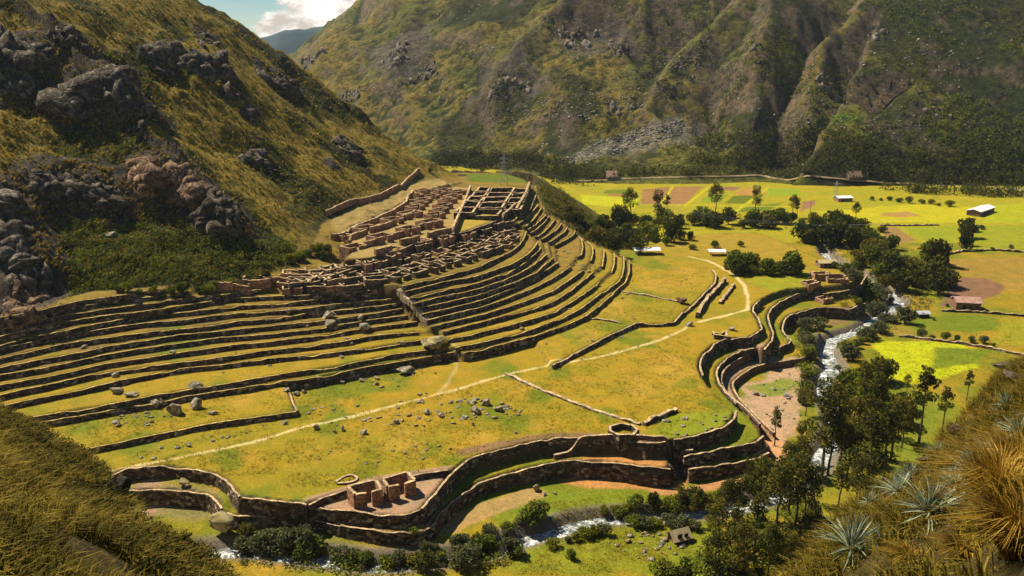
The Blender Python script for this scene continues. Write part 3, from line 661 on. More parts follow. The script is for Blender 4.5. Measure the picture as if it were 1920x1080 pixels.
b2n = N(t, 'ShaderNodeBump', inp={'Distance': 1.3}); t.links.new(tuft, b2n.inputs['Height']); t.links.new(gs.outputs[0], b2n.inputs['Strength']); t.links.new(b1, b2n.inputs['Normal'])
t.links.new(b2n.outputs[0], b.inputs['Normal'])
ground_o.data.materials.append(m)
# ------------------------------------------------------------------ mountain sheet
mx_ = MXX.ravel(); my_ = MYY.ravel(); mz_ = MZZ.ravel()
gy2, gx2 = np.gradient(MZZ, MY, MX); ms = np.sqrt(gx2**2+gy2**2).ravel()
lap = (np.gradient(gy2, MY, axis=0)+np.gradient(gx2, MX, axis=1)).ravel()
mt_o = mk('mountain', np.stack([mx_, my_, mz_], -1), grid_faces(*MZZ.shape), None, smooth=True); tag(mt_o, kind='structure')
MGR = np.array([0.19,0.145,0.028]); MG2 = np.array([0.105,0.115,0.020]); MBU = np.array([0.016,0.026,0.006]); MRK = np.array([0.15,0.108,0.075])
mc = np.tile(MGR, (len(mx_), 1))
dm = my_-footY(mx_)
def mb(m_, c):
    global mc
    m_ = np.clip(m_, 0, 1)[:, None]; mc = mc*(1-m_)+c*m_
mb(sstep(fbm(mx_/60, my_/60, 95, 4), -0.05, 0.15)*0.8, MG2)
mb(sstep(-dm, -90, -10)*0.7, np.array([0.10,0.115,0.012]))
vall = sstep(lap, 0.01, 0.06)
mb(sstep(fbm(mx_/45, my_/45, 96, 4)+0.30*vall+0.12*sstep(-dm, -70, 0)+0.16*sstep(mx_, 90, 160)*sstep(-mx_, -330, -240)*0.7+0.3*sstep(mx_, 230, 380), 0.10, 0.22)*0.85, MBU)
mb(sstep(ms+0.8*fbm(mx_/16, my_/22, 97, 4), 1.0, 1.3)*0.8, MRK)
for px in ([(552,92),(600,55),(660,15),(700,60),(690,130),(700,190),(640,200),(580,150)], [(700,100),(790,30),(830,60),(790,130),(740,180),(700,170)], [(900,140),(1000,110),(1010,180),(940,195),(890,180)], [(1040,60),(1160,40),(1150,110),(1060,120)]):
    q_ = march(np.array([p[0] for p in px], float), np.array([p[1] for p in px], float), MG, 560, 1700, 900)[:, :2]
    if not np.isnan(q_).any(): mb(sstep(sdpoly(mx_, my_, q_)+fbm(mx_/20, my_/20, 99, 4)*60, -4, 10)*.75, np.array([0.125,0.10,0.082]))
# scree tongue
P = march(np.array([1050.,1130,1200,1280,1340,1290,1200,1110,1050]), np.array([300.,262,240,215,240,275,290,300,310]), MG, 560, 1500, 900)
sc_poly = P[~np.isnan(P[:, 0])][:, :2]
scm = sdpoly(mx_, my_, sc_poly)
mb(sstep(scm+fbm(mx_/8, my_/8, 98, 3)*16, -2, 5)*0.7, np.array([0.25,0.22,0.17]))
P = march(np.array([1540.,1575,1612,1600,1560]), np.array([222.,214,218,226,229]), MG, 560, 1500, 900)[:, :2]
if not np.isnan(P).any(): mb(sstep(sdpoly(mx_, my_, P), -1.5, 1.5), np.array([0.10,0.17,0.015]))
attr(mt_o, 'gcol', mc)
m, t, b = MAT('mountain_slope'); p = pos(t)
ga = N(t, 'ShaderNodeAttribute', attribute_name='gcol')
c = mixc(t, 0.9, ga.outputs[0], ramp(t, noise(t, 0.035, 6, 0.65, p), [(0.3, (.6, .65, .7)), (0.5, (1, 1, 1)), (0.7, (1.35, 1.25, 1.05))]), 'MULTIPLY')
sp_ = noise(t, 0.22, 6, 0.75, p)
c = mixc(t, 0.9, c, ramp(t, sp_, [(0.38, (.25, .3, .32)), (0.52, (1, 1, 1)), (0.72, (1.5, 1.4, 1.3))]), 'MULTIPLY')
vo = N(t, 'ShaderNodeTexVoronoi', inp={'Scale': 0.16}); t.links.new(p, vo.inputs['Vector'])
wsp = math_n(t, 'MULTIPLY', ramp(t, vo.outputs['Distance'], [(0.10, 1.0), (0.17, 0.0)]), ramp(t, noise(t, 0.02, 3, 0.6, p), [(0.5, 0.0), (0.6, 0.9)]))
c = mixc(t, wsp, c, (0.34, 0.30, 0.25))
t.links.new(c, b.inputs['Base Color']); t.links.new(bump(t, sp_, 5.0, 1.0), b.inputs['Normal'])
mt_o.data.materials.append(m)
# far range at the valley's end, its haze blue put into the colour
fx = np.linspace(-1400, -160, 90); fy = np.linspace(2250, 2900, 40); FX, FY = np.meshgrid(fx, fy)
tgt = np.array([PD(u, v, 2600.) for u, v in [(300,150),(440,85),(500,68),(520,60),(545,56),(575,53),(600,50),(700,20)]])
FZ = np.interp(FX/FY*2600., tgt[:, 0], tgt[:, 2])*FY/2600.+ -np.abs(FY-2600)*0.75+fbm(FX/90, FY/90, 33, 5)*55*sstep(np.abs(FY-2600), 0, 110)+fbm(FX/30, FY/30, 34, 3)*9
m, t, b = MAT('far_haze_forest'); t.links.new(ramp(t, noise(t, 0.01, 6, 0.6, pos(t)), [(0.35, (.02, .045, .06)), (0.65, (.05, .085, .10))]), b.inputs['Base Color'])
fm = mk('far_mountain', np.stack([FX.ravel(), FY.ravel(), FZ.ravel()], -1), grid_faces(*FX.shape), m, smooth=True); tag(fm, kind='structure')
# ------------------------------------------------------------------ river
P = RIV[:, :2]; T = np.gradient(P, axis=0); T /= np.linalg.norm(T, axis=1)[:, None]; Nn = np.stack([-T[:, 1], T[:, 0]], -1)
W_ = 2.5+1.0*sstep(P[:, 1], 185, 215)
offs = np.linspace(-1, 1, 9); rv = []
for i in range(len(P)):
    for o_ in offs:
        q = P[i]+Nn[i]*W_[i]*o_; rv.append((q[0], q[1], RIV[i, 2]+0.15+0.08*math.sin(i*2.1+o_*5)))
river = mk('river', rv, grid_faces(len(P), 9), None, smooth=True); tag(river, kind='structure')
m, t, b = MAT('white_water'); p = pos(t)
f1 = noise(t, 0.55, 6, 0.72, p, 1.5)
c = ramp(t, f1, [(0.38, (.05, .065, .05)), (0.49, (.26, .28, .26)), (0.58, (.80, .81, .80))])
t.links.new(c, b.inputs['Base Color']); b.inputs['Roughness'].default_value = 0.55; b.inputs['Specular IOR Level'].default_value = 0.3
t.links.new(bump(t, f1, 0.8), b.inputs['Normal']); river.data.materials.append(m)
# ------------------------------------------------------------------ walls
def resample(P, step):
    P = np.asarray(P, float); d = np.r_[0, np.cumsum(np.linalg.norm(np.diff(P[:, :2], axis=0), axis=1))]
    n = max(2, int(d[-1]/step)+1); s = np.linspace(0, d[-1], n)
    return np.stack([np.interp(s, d, P[:, k]) for k in range(P.shape[1])], -1)
def smooth_line(P, k=2):
    P = P.copy()
    for _ in range(k): P[1:-1] = (P[:-2]+2*P[1:-1]+P[2:])/4
    return P
def normals2(P):
    T = np.gradient(P[:, :2], axis=0); T /= (np.linalg.norm(T, axis=1)[:, None]+1e-9); return np.stack([T[:, 1], -T[:, 0]], -1)
def strip_mesh(name, sec, mat, parent=None, cap=True, midx=None):
    """sec: (n, m, 3) cross sections, open ring closed at the bottom"""
    n, m_, _ = sec.shape; f = []; mi = []
    for i in range(n-1):
        for j in range(m_-1):
            f.append((i*m_+j, (i+1)*m_+j, (i+1)*m_+j+1, i*m_+j+1)); mi.append(midx[j] if midx else 0)
    if cap:
        f.append(tuple(range(m_))); f.append(tuple((n-1)*m_+j for j in range(m_))[::-1]); mi += [0, 0]
    return mk(name, sec.reshape(-1, 3), f, mat, parent, midx=mi)
def retaining(label, px, z, group=None, mat=None, over=0.06, step=0.9, cap=None, name='terrace_wall', world=None, rag=0.10, fr=0.40):
    P = chain(px, z) if world is None else np.array(world, float)
    P = smooth_line(resample(P, step), 1); nn = normals2(P)
    a = HG(P[:, 0]+nn[:, 0]*2, P[:, 1]+nn[:, 1]*2); b_ = HG(P[:, 0]-nn[:, 0]*2, P[:, 1]-nn[:, 1]*2)
    if np.median(a) > np.median(b_): nn = -nn
    zb = np.minimum(HG(P[:, 0]+nn[:, 0]*1.15, P[:, 1]+nn[:, 1]*1.15), z-0.35)-0.35
    n = len(P); s = np.arange(n)*step
    lx = P[:, 0]; ly = P[:, 1]
    j1 = (vn(s/1.6, s*0+z*3.1, 5)-0.5)*2*rag+(vn(s/9, s*0+z*1.7, 6)-0.5)*0.3*min(1, rag*8)
    prof = []
    slump = np.clip(vn(s/7+z*5, s*0+z*2.3, 19)-.74, 0, .2)*5*min(1.0, rag*9)*(0.55 if name == 'terrace_wall' else 0.4)
    zt = z+over+j1-slump
    for (off, tz) in ((fr+0.30, 0.0), (fr+0.20, 0.35), (fr+0.10, 0.7), (fr, 1.0)):
        o_ = off+(vn(s/0.9, s*0+tz*7+z, 9)-0.5)*0.16*(rag > 0.05)
        prof.append(np.stack([lx+nn[:, 0]*o_, ly+nn[:, 1]*o_, zb+(zt-zb)*tz], -1))
    prof.append(np.stack([lx+nn[:, 0]*0.1, ly+nn[:, 1]*0.1, zt+0.05+(vn(s/0.7, s*0+z, 12)-0.5)*rag], -1))
    prof.append(np.stack([lx-nn[:, 0]*0.06, ly-nn[:, 1]*0.06, zt-0.02], -1))
    prof.append(np.stack([lx-nn[:, 0]*0.12, ly-nn[:, 1]*0.12, zt-0.7], -1))
    sec = np.stack(prof, 1)
    o = strip_mesh(name, sec, [mat or M_WALL, cap or (M_CAPG if name == 'terrace_wall' else M_CAP)], midx=[0, 0, 0, 1, 1, 0])
    return tag(o, label, 'wall', group, 'thing')
def freewall(label, px, z, h, th=0.7, mat=None, group=None, name='low_wall', step=0.8, rag=0.15, gap=None):
    P = smooth_line(resample(chain(px, z), step), 1); nn = normals2(P); n = len(P); s = np.arange(n)*step
    g = HG(P[:, 0], P[:, 1]); hh = h*(1+(vn(s/1.3, s*0+h, 15)-0.5)*2*rag)
    prof = []
    for off, t_ in ((th/2+.12, -0.4), (th/2+.05, 0.5), (th/2, 1.0), (0, 1.06), (-th/2, 1.0), (-th/2-.05, .5), (-th/2-.12, -0.4)):
        zz = g+np.where(t_ < 0, t_, hh*t_)
        prof.append(np.stack([P[:, 0]+nn[:, 0]*off, P[:, 1]+nn[:, 1]*off, zz], -1))
    o = strip_mesh(name, np.stack(prof, 1), [mat or M_WALL, M_CAP], midx=[0, 0, 1, 1, 0, 0])
    return tag(o, label, 'wall', group, 'thing')
nm_left = ['topmost', 'second from the top', 'third from the top', 'fourth from the top', 'fifth from the top', 'sixth from the top', 'seventh from the top', 'seventh from the bottom', 'sixth from the bottom', 'fifth from the bottom', 'fourth from the bottom', 'third from the bottom', 'second from the bottom', 'lowest']
for (k, pts), o_ in zip(LEFT, nm_left):
    retaining('dark terrace wall left of the stairway, %s of its flight' % o_, pts, Z[k], 'terrace walls left of the stairway')
nm_right = ['topmost and tallest']+['%s from the top' % ORD[i] for i in range(1, 6)]+['%s from the bottom' % ORD[i] for i in range(5, 0, -1)]+['lowest']
for (k, pts), o_ in zip(RIGHT, nm_right):
    retaining('curved terrace wall right of the stairway, %s of its flight' % o_, pts, Z[k], 'terrace walls right of the stairway', over=0.14)
for i, (k, z, pts) in enumerate(UPPER):
    where = ('%s of the steep flight below the walled compound' % ('topmost' if i == 0 else ordn(i)+' from the top')) if i < 9 else '%s of those rounding the hill nose' % ('leftmost' if i == 9 else ORD[i-9]+' from the left')
    retaining('short terrace wall, '+where, pts, z, 'terrace walls on the hill nose', step=0.8)
retaining('stone wall holding the wide corner terrace beside the footpath', OC[:7], 1.2)
retaining('narrow pale side wall closing the corner terrace on the right', [(555,771),(545,745),(534,717)], 1.2, name='side_wall')
retaining('dark straight retaining wall stepping the middle field', P2[:5], 1.2, name='field_wall')
retaining('rubble lined field wall behind the path bend', P2[4:8], 1.2, name='field_wall', rag=0.25)
retaining('tall dark field wall running up to the far path', P2[7:13], 1.2, name='field_wall', rag=0.2)
i456 = L1.index((456,932))
retaining('left bow of the tall curved wall under the footpath end', L1[0:i456], ZL1, name='retaining_wall', over=0.15, rag=0.2)
retaining('straight bit of retaining wall between the curved bow and the dirt yard', L1[i456:i456+4], ZL1, name='retaining_wall', over=0.15, rag=0.2)
retaining('low wall left of the two roofless houses', [(578,946),(600,934),(650,918)], ZL1, name='yard_wall', over=0.1)
retaining('low wall right of the two roofless houses', [(760,892),(775,890),(808,885),(840,881)], ZL1, name='yard_wall', over=0.1)
retaining('long retaining wall under the dirt yard of the two roofless houses', [(576,948),(623,957),(675,961),(727,967),(763,967),(789,956)], ZCY, name='retaining_wall', over=0.25, rag=0.12)
ia = L1.index((872,865)); ib = L1.index((1247,830))
retaining('tall sweeping dark wall right of the dirt yard, upper of two', [(789,956),(820,920),(836,899),(854,882)]+L1[ia:ib+1], ZL1-0.3, name='retaining_wall', over=0.3, rag=0.2)
ic = L1.index((1379,770)); idd = L1.index((1402,633))
retaining('rounded grey rubble wall around the mossy platform', L1[ib+1:ic+1], ZL1, name='retaining_wall', over=0.3, rag=0.25)
retaining('upper dark wall of the deep concave bay', L1[ic+3:idd+1], ZL1, name='retaining_wall', over=0.2, rag=0.25)
retaining('stubby bulging wall right of the small open hut', L1[idd:idd+3], ZL1, name='retaining_wall', over=0.2, rag=0.25)
retaining('short wall below the fork of the far path', L1[idd+2:idd+7], ZL1, name='retaining_wall', over=0.2, rag=0.2)
retaining('second concave wall left part under the curved bow', T2[0:10], ZT2a, name='retaining_wall', over=0.25, rag=0.25)
retaining('low dark bank wall right of the big split boulder', T2[9:14], ZT2, name='retaining_wall', over=0.1, rag=0.2)
retaining('crumbling wall below the dirt yard ending at a bush', T2[13:18], ZT2, name='retaining_wall', over=0.2, rag=0.3)
retaining('tall sweeping dark wall right of the dirt yard, lower of two', T2[17:], ZT2, name='retaining_wall', over=0.15, rag=0.2)
retaining('mid wall under the green strip right of the stone steps', L2[:6], ZL2, name='retaining_wall', over=0.15, rag=0.25)
retaining('second dark wall of the deep concave bay', L2[8:], ZL2, name='retaining_wall', over=0.2, rag=0.3)
retaining('lowest rubble wall right of the stone steps', T3[:4], ZT3, name='retaining_wall', over=0.2, rag=0.3)
retaining('smooth brown wall with a pale coping lining the concave bay', B1, ZB1, name='retaining_wall', over=0.35, rag=0.02, mat=M_WALLB)
retaining('lowest brown wall curving above the bare riverside ground', B2, ZB2, name='retaining_wall', over=0.15, rag=0.03, mat=M_WALLB)
retaining('tall dark wall below the small ruin by the river', U1, ZU1, name='retaining_wall', over=0.2, rag=0.25)
retaining('lower dark wall looping round the rounded green spur', W1, ZW1, name='retaining_wall', over=0.2, rag=0.3)
freewall('thin stone kerb wall along the orange earth', [(1038,899),(1082,889),(1150,888),(1265,893),(1296,893)], -8.4, 1.0, 0.6, M_WALLB, rag=.03)
freewall('ragged middle of three walls beside the far path', [(1359,529),(1341,550),(1327,563),(1319,575),(1307,597)], 0, 1.6, 1.0, rag=.35)
freewall('shortest and rightmost of three walls beside the far path', [(1376,536),(1365,551),(1350,570)], 0, 1.0, 0.9, rag=.4)
freewall('long wall climbing the left edge of the brown village', [(610,412),(660,395),(710,382),(748,366)], 23, 1.8, .7, M_ADOBE, rag=.05)
freewall('upper piece of the wall climbing behind the brown village', [(752,362),(770,350),(787,340)], 24, 1.8, .7, M_ADOBE, rag=.05)
retaining('ragged platform wall under the brown village front', V1[2:7], 20.6, name='platform_wall', over=.2)
retaining('platform wall between the dark ruins and the yellow plot', V1[6:], 20.6, name='platform_wall', over=.2)
freewall('low field wall edging the bright yellow field', [(1685,630),(1740,637),(1800,645),(1860,655),(1920,668)], -8, .8, .7, rag=.4)
freewall('field wall running right of the brick farmhouse', [(1765,582),(1820,584),(1880,588),(1925,592)], -8, .8, .7, rag=.4)
freewall('long field wall below the long shed', [(1650,425),(1700,426),(1760,425)], -7, .8, .7, rag=.4)
freewall('field wall under the dark tree clump', [(1760,482),(1800,474),(1860,472),(1925,477)], -7, .9, .8, rag=.4)
freewall('rubble row across the plain below the path crossing', [(948,700),(990,722),(1040,742),(1100,765),(1160,785),(1200,797)], 0, .45, .9, rag=.6)
freewall('broken wall under the grassy platform edge', [(1207,798),(1235,785),(1268,772)], 0, 1.0, .9, rag=.4)
freewall('row of field stones dividing the upper field', [(1165,547),(1200,553),(1240,560),(1270,567)], 1.2, .4, .7, rag=.6)
freewall('row of field stones at the foot of the great terraces', [(1095,597),(1130,600),(1165,606)], 1.2, .4, .7, rag=.6)
M_PALE = stone_mat('pale_step_stone', (0.34,0.28,0.20), (0.50,0.42,0.31), (0.66,0.58,0.45), 2.2, 0.0, 0.06, 0.7)
# stairway between the two flights
A_ = np.array([*PW(748, 536, 16.1), 16.3]); B_ = np.array([*PW(806, 622, 5.0), 6.0])
def stairway(label, a, b, wd, nst, mat, name='stone_stairway'):
    a = np.array(a, float); b = np.array(b, float); d = b-a; h = np.array([d[0], d[1]]); L = np.linalg.norm(h); h /= L; sd = np.array([-h[1], h[0]])
    mb_ = MB(); rz = math.atan2(h[1], h[0])
    tt = (np.arange(nst)+.5)/nst; cx = a[0]+d[0]*tt; cy = a[1]+d[1]*tt; gz = np.maximum(np.maximum(HG(cx, cy), HG(cx+sd[0]*wd*.5, cy+sd[1]*wd*.5)), HG(cx-sd[0]*wd*.5, cy-sd[1]*wd*.5))
    gp = np.r_[[gz[0]]*3, gz, [gz[-1]]*3]; gz = np.array([gp[i:i+7].mean() for i in range(nst)])+.08
    for i in range(nst):
        mb_.box((cx[i], cy[i], gz[i]-.9), (L/nst*1.06, wd*random.uniform(.88, 1.1), 1.8), rz)
    o = mb_.build(name, mat); return tag(o, label, 'stairs', None, 'thing')
stairway('long narrow stone stairway dropping between the two flights of terraces', A_, B_, 1.9, 34, M_PALE)
stairway('rough stone steps joining the lower walls by the ruined corner', [*PW(1253, 842, -.5), 0.1], [*PW(1284, 878, -6), -6.5], 1.8, 12, M_RUIN, 'stone_steps')
# ------------------------------------------------------------------ buildings of stone without roofs
def wall_seg(mb_, a, b, z0, z1a, z1b, th, seed=0, rag=0.12):
    a = np.array(a, float); b = np.array(b, float); d = b-a; L = np.linalg.norm(d); d /= L; n_ = np.array([-d[1], d[0]])*th/2
    k = max(2, int(L/0.9)); vs = []; fs = []
    for i in range(k+1):
        t = i/k; p = a+(b-a)*t; z = z1a+(z1b-z1a)*t+random.uniform(-rag, rag)
        for s_, zz in ((1, z0), (1, z), (-1, z+random.uniform(-.05, .05)), (-1, z0)):
            vs.append((p[0]+n_[0]*s_, p[1]+n_[1]*s_, zz))
    for i in range(k):
        for j in range(3): fs.append((i*4+j, i*4+4+j, i*4+5+j, i*4+1+j))
    fs += [(0, 1, 2, 3), (k*4+3, k*4+2, k*4+1, k*4)]
    mb_.add(vs, fs)
    mb_.mi = getattr(mb_, 'mi', [])+[0 if (q % 3) != 1 else 1 for q in range(3*k)]+[0, 0]
def fin(mb_, name, mats, parent=None):
    return mk(name, mb_.v, mb_.f, mats, parent, midx=mb_.mi)
def room_w(corners, h, label, mats, group=None, th=0.55, gate=0, rag=0.18, name='roofless_house', base=None, kind_cat='ruin'):
    """corners: world xy, counter-clockwise from the viewer's left; gate: side with a doorway, -1 none"""
    C_ = [np.array(c, float) for c in corners]
    g = [float(HG(c[0], c[1])) for c in C_]; z0 = max(min(g)-0.6, sum(g)/len(g)-1.8); top = (base if base is not None else sum(g)/len(g))+h
    m_ = MB(); n_ = len(C_)
    for i in range(n_):
        a = C_[i]; b = C_[(i+1) % n_]; d = b-a; L = np.linalg.norm(d)
        ta = top+random.uniform(-rag, rag)*1.5; tb = top+random.uniform(-rag, rag)*1.5
        ext = d/L*th/2*(1 if i % 2 == 0 else -0.98)
        a2 = a-ext; b2 = b+ext
        if i == gate:
            q = random.uniform(.35, .6); gw = 1.0/L
            wall_seg(m_, a2, a+d*(q-gw/2), z0, ta, top-.1, th, rag=rag*.6); wall_seg(m_, a+d*(q+gw/2), b2, z0, top-.1, tb, th, rag=rag*.6)
        else: wall_seg(m_, a2, b2, z0, ta, tb, th, rag=rag*.6)
    o = fin(m_, name, mats); return tag(o, label, kind_cat, group)
def rect(c, w_, d_, rz):
    ca, sa = math.cos(rz), math.sin(rz)
    return [(c[0]+x*ca-y*sa, c[1]+x*sa+y*ca) for x, y in ((-w_/2,-d_/2),(w_/2,-d_/2),(w_/2,d_/2),(-w_/2,d_/2))]
_a = PW(683, 470, 21); _b = PW(848, 433, 21); VR = math.atan2(_b[1]-_a[1], _b[0]-_a[0])
ROWS = [
 ('front row', [(689,474,5.2,4.4,2.7),(735,457,6.4,4.6,2.8),(789,441,5.8,4.4,2.7),(832,429,5.6,4.2,2.5)]),
 ('second row', [(662,457,6.8,4.6,2.8),(712,443,7,4.8,2.9),(765,426,6.6,4.6,2.8),(805,414,8,5.2,2.7)]),
 ('third row', [(645,440,3.4,3,1.8),(683,426,7.4,4.6,2.6),(735,411,6.6,4.8,2.6),(768,399,8,5.2,2.5)]),
 ('right hand column', [(815,401,7.2,3.6,2.3),(823,392,7.2,3.4,2.2),(830,383,7.2,3.6,2.2),(839,374,7.2,3.6,2.1),(848,366,7.2,3.8,2.1),(857,358,7.6,3.8,2.1)]),
 ('middle column', [(778,387,7,3.4,2.2),(785,380,7,3.2,2.1),(792,373,7,3.4,2.1),(808,366,6.6,3.4,2.1),(820,358,6.6,3.4,2.1),(830,350,6.8,3.6,2.1)]),
 ('rear left column', [(772,367,5,3.2,1.9),(780,358,5.4,3.4,1.9),(792,349,5.2,3.4,1.9)])]
for rn, L_ in ROWS:
    for i, (u, v, w_, d_, h_) in enumerate(L_):
        h_ *= .86; c0 = at(u, v)[0]; zt = c0[2]+h_*0.8; c = PW(u, v, zt)
        col_ = 'column' in rn
        room_w(rect(c, w_, d_, VR), h_, 'roofless brown house, %s in the village %s' % ((ordn(i)+' from the front') if col_ else (ordn(i)+' from the left'), rn), [M_ADOBE, M_CAP], 'rebuilt brown village houses', rag=.06, gate=0, th=.45)
for lb, px in [('left piece of the village front terrace wall', [(703,474),(722,470),(734,466)]), ('middle piece of the village front terrace wall', [(750,456),(770,452),(786,447)]), ('right piece of the village front terrace wall', [(803,443),(822,437),(846,432)]),
           ('left piece of the second terrace wall in the village', [(683,460),(700,457),(716,451)]), ('middle piece of the second terrace wall in the village', [(733,446),(750,441),(768,436)]), ('right piece of the second terrace wall in the village', [(783,430),(797,426),(812,422)]),
           ('left piece of the third terrace wall in the village', [(655,446),(668,442),(686,436)]), ('middle piece of the third terrace wall in the village', [(703,432),(722,427),(740,421)]), ('right piece of the third terrace wall in the village', [(752,414),(765,409),(780,404)])]:
    freewall(lb, px, 21.5, 1.9, .8, M_ADOBE, 'terrace walls inside the brown village', rag=.05)
freewall('outer wall along the left side of the brown village', [(622,440),(645,433),(672,422),(705,410),(735,398),(760,384),(775,372)], 22.5, 2.0, .8, M_ADOBE, rag=.06)
freewall('outer wall along the right side of the brown village', [(846,436),(853,424),(862,405),(872,383),(882,356)], 22.0, 2.4, .8, M_ADOBE, rag=.06)
# walled compound at the top of the hill nose
ve = [352.5, 360, 368, 377, 387, 398]
def cu(k, v):
    a = [898, 920, 966, 992][k]; b = [851, 886, 934, 972][k]; return a+(b-a)*(v-352.5)/45.5
for r_ in range(5):
    for k in range(3):
        if r_ == 4 and k == 2: continue
        q = []
        for kk, rr in ((k, r_+1), (k+1, r_+1), (k+1, r_), (k, r_)):
            v = ve[rr]; q.append(PW(cu(kk, v), v, 22.5+1.2))
        q = [np.array(p) for p in q]; cm = sum(q)/4; q = [cm+(p-cm)*0.93 for p in q]
        room_w(q, 2.4+.25*(r_ < 1), 'dark roofless room of the walled compound, %s row from the back, %s' % (ORD[r_], ['left', 'middle', 'right'][k]), [M_WALL, M_CAP], 'rooms of the walled compound', th=.8, gate=-1, rag=.22, name='ruined_room')
freewall('tall right hand wall of the walled compound', [(993,350),(988,365),(978,385),(968,396)], 21.5, 3.0, .9, M_WALL, rag=.08)
freewall('diagonal wall at the front corner of the walled compound', [(938,408),(952,400),(968,390)], 21.5, 2.8, .9, M_WALL, rag=.08)
# dark lower village
bot = np.array([(520,549),(600,545),(660,541),(745,531),(800,519),(850,505),(905,487),(945,470),(968,452)], float)
top = np.array([(575,527),(620,512),(655,500),(705,490),(783,468),(850,452),(900,438),(930,428),(955,427)], float)
def lerp2(s, t):
    x = s*(len(bot)-1); i = min(int(x), len(bot)-2); f = x-i
    p = bot[i]*(1-f)+bot[i+1]*f; q = top[i]*(1-f)+top[i+1]*f; return p*(1-t)+q*t
cnt = {}
for r_, (t, n_) in enumerate([(0.14, 14), (0.38, 14), (0.63, 13), (0.86, 11)]):
    for i in range(n_):
        s = (i+.5)/n_+random.uniform(-.004, .004); p = lerp2(s, t+random.uniform(-.025, .025)); p2 = lerp2(min(1, s+.03), t); 
        g = at(p[0], p[1])[0]; g2 = at(p2[0], p2[1])[0]
        if np.isnan(g).any(): continue
        rz = math.atan2(g2[1]-g[1], g2[0]-g[0])+random.uniform(-.05, .05)
        room_w(rect(g[:2], random.uniform(4.6, 6.2), random.uniform(3.4, 4.8), rz), random.uniform(1.3, 2.0), 'dark ruined room, %s from the left in the %s row of the lower village' % (ordn(i), ['front', 'second', 'third', 'back'][r_]), [M_RUIN if random.random() < .8 else M_ADOBE, M_CAP], 'ruined rooms of the lower village', th=.45, rag=.2, name='ruined_room', gate=random.choice([0, 0, 1, 3]))
for i, (u, v, w_, d_, rz) in enumerate([(452,541,5,3.4,.05),(484,533,7,4.4,.1),(520,522,7,4.2,.22),(556,517,7.5,4.6,.2),(596,507,7.5,5,.3),(612,522,6,4,.35),(540,536,5,3.6,.1),(425,540,4,3,0)]):
    g = at(u, v)[0]
    room_w(rect(g[:2], w_, d_, rz), 1.3, 'low pale ruined enclosure at the rocky hill foot, %s' % ['second from the left', 'third from the left', 'fourth from the left', 'small one behind the middle', 'rearmost right', 'right front', 'middle front', 'leftmost'][i], [M_ADOBE, M_CAP], 'pale enclosures at the hill foot', rag=.4, name='ruined_enclosure', gate=1)
# two roofless houses in the dirt yard, with walls as parts
def big_house(label, px, zg, h):
    P = [PW(u, v, zg+h) for u, v in px]            # front-left, front-right, back-right, back-left tops
    c = sum(P)/4; root = empty('roofless_house', (c[0], c[1], zg)); tag(root, label, 'ruin', 'roofless houses in the dirt yard')
    P = [p-c for p in P]; th = .6
    def seg(name, a, b, za, zb):
        m_ = MB(); wall_seg(m_, a, b, -.6, za, zb, th, rag=.06); fin(m_, name, [M_ADOBE, M_CAP], root)
    fl, fr, br, bl = P; d = fr-fl
    seg('front_wall', fl, fl+d*.40, h, h-.15); seg('front_wall', fl+d*.60, fr, h-.15, h)
    i_ = (bl-fl)/np.linalg.norm(bl-fl)*th*.52
    seg('side_wall', fl+i_, bl-i_, h-.02, h+.05); seg('side_wall', fr+i_, br-i_, h, h+.08); seg('back_wall', bl, br, h+.05, h+.1)
    return root
big_house('left of the two roofless houses in the dirt yard', [(667,926),(716,916),(703,899),(652,912)], ZCY, 3.1)
big_house('right of the two roofless houses in the dirt yard', [(728,912),(778,900),(763,884),(718,898)], ZCY, 3.1)
g = PW(1168, 808, 1.0); n_ = 7
room_w([(g[0]+3.1*math.cos(2*math.pi*i/n_-1.9), g[1]+3.1*math.sin(2*math.pi*i/n_-1.9)) for i in range(n_)], 1.9, 'many sided roofless stone hut at the plain edge above the steps', [M_WALL, M_CAP], rag=.1, name='round_hut', gate=-1)
g = PW(1350, 630, 0.5)
room_w(rect(g, 3.6, 2.8, -.05), 1.6, 'tiny open stone hut beside the path above the concave bay', [M_WALL, M_CAP], rag=.25, name='roofless_hut', gate=2)
for i, (u, v, w_, d_, rz, h_, s_) in enumerate([(1538,511,5.5,4,.1,2.6,'tallest left room'),(1568,518,7,4.5,.0,1.9,'wide middle room'),(1521,527,5,3.4,.4,1.6,'low front left room'),(1548,535,4.5,3.4,.5,1.5,'front right room'),(1590,516,4,3.4,-.3,1.5,'rear right room')]):
    g = PW(u, v, h_)
    room_w(rect(g, w_, d_, rz), h_, '%s of the small sunlit ruin beside the river' % s_, [M_ADOBE, M_CAP], 'sunlit ruin by the river', rag=.3, name='ruined_room', gate=1)
# oval foundation ring by the yard
freewall('low oval stone foundation ring behind the left roofless house', [(630,905),(640,897),(655,892),(672,897),(668,904),(650,908),(632,908)], 0, .3, .5, M_RUIN, rag=.4)
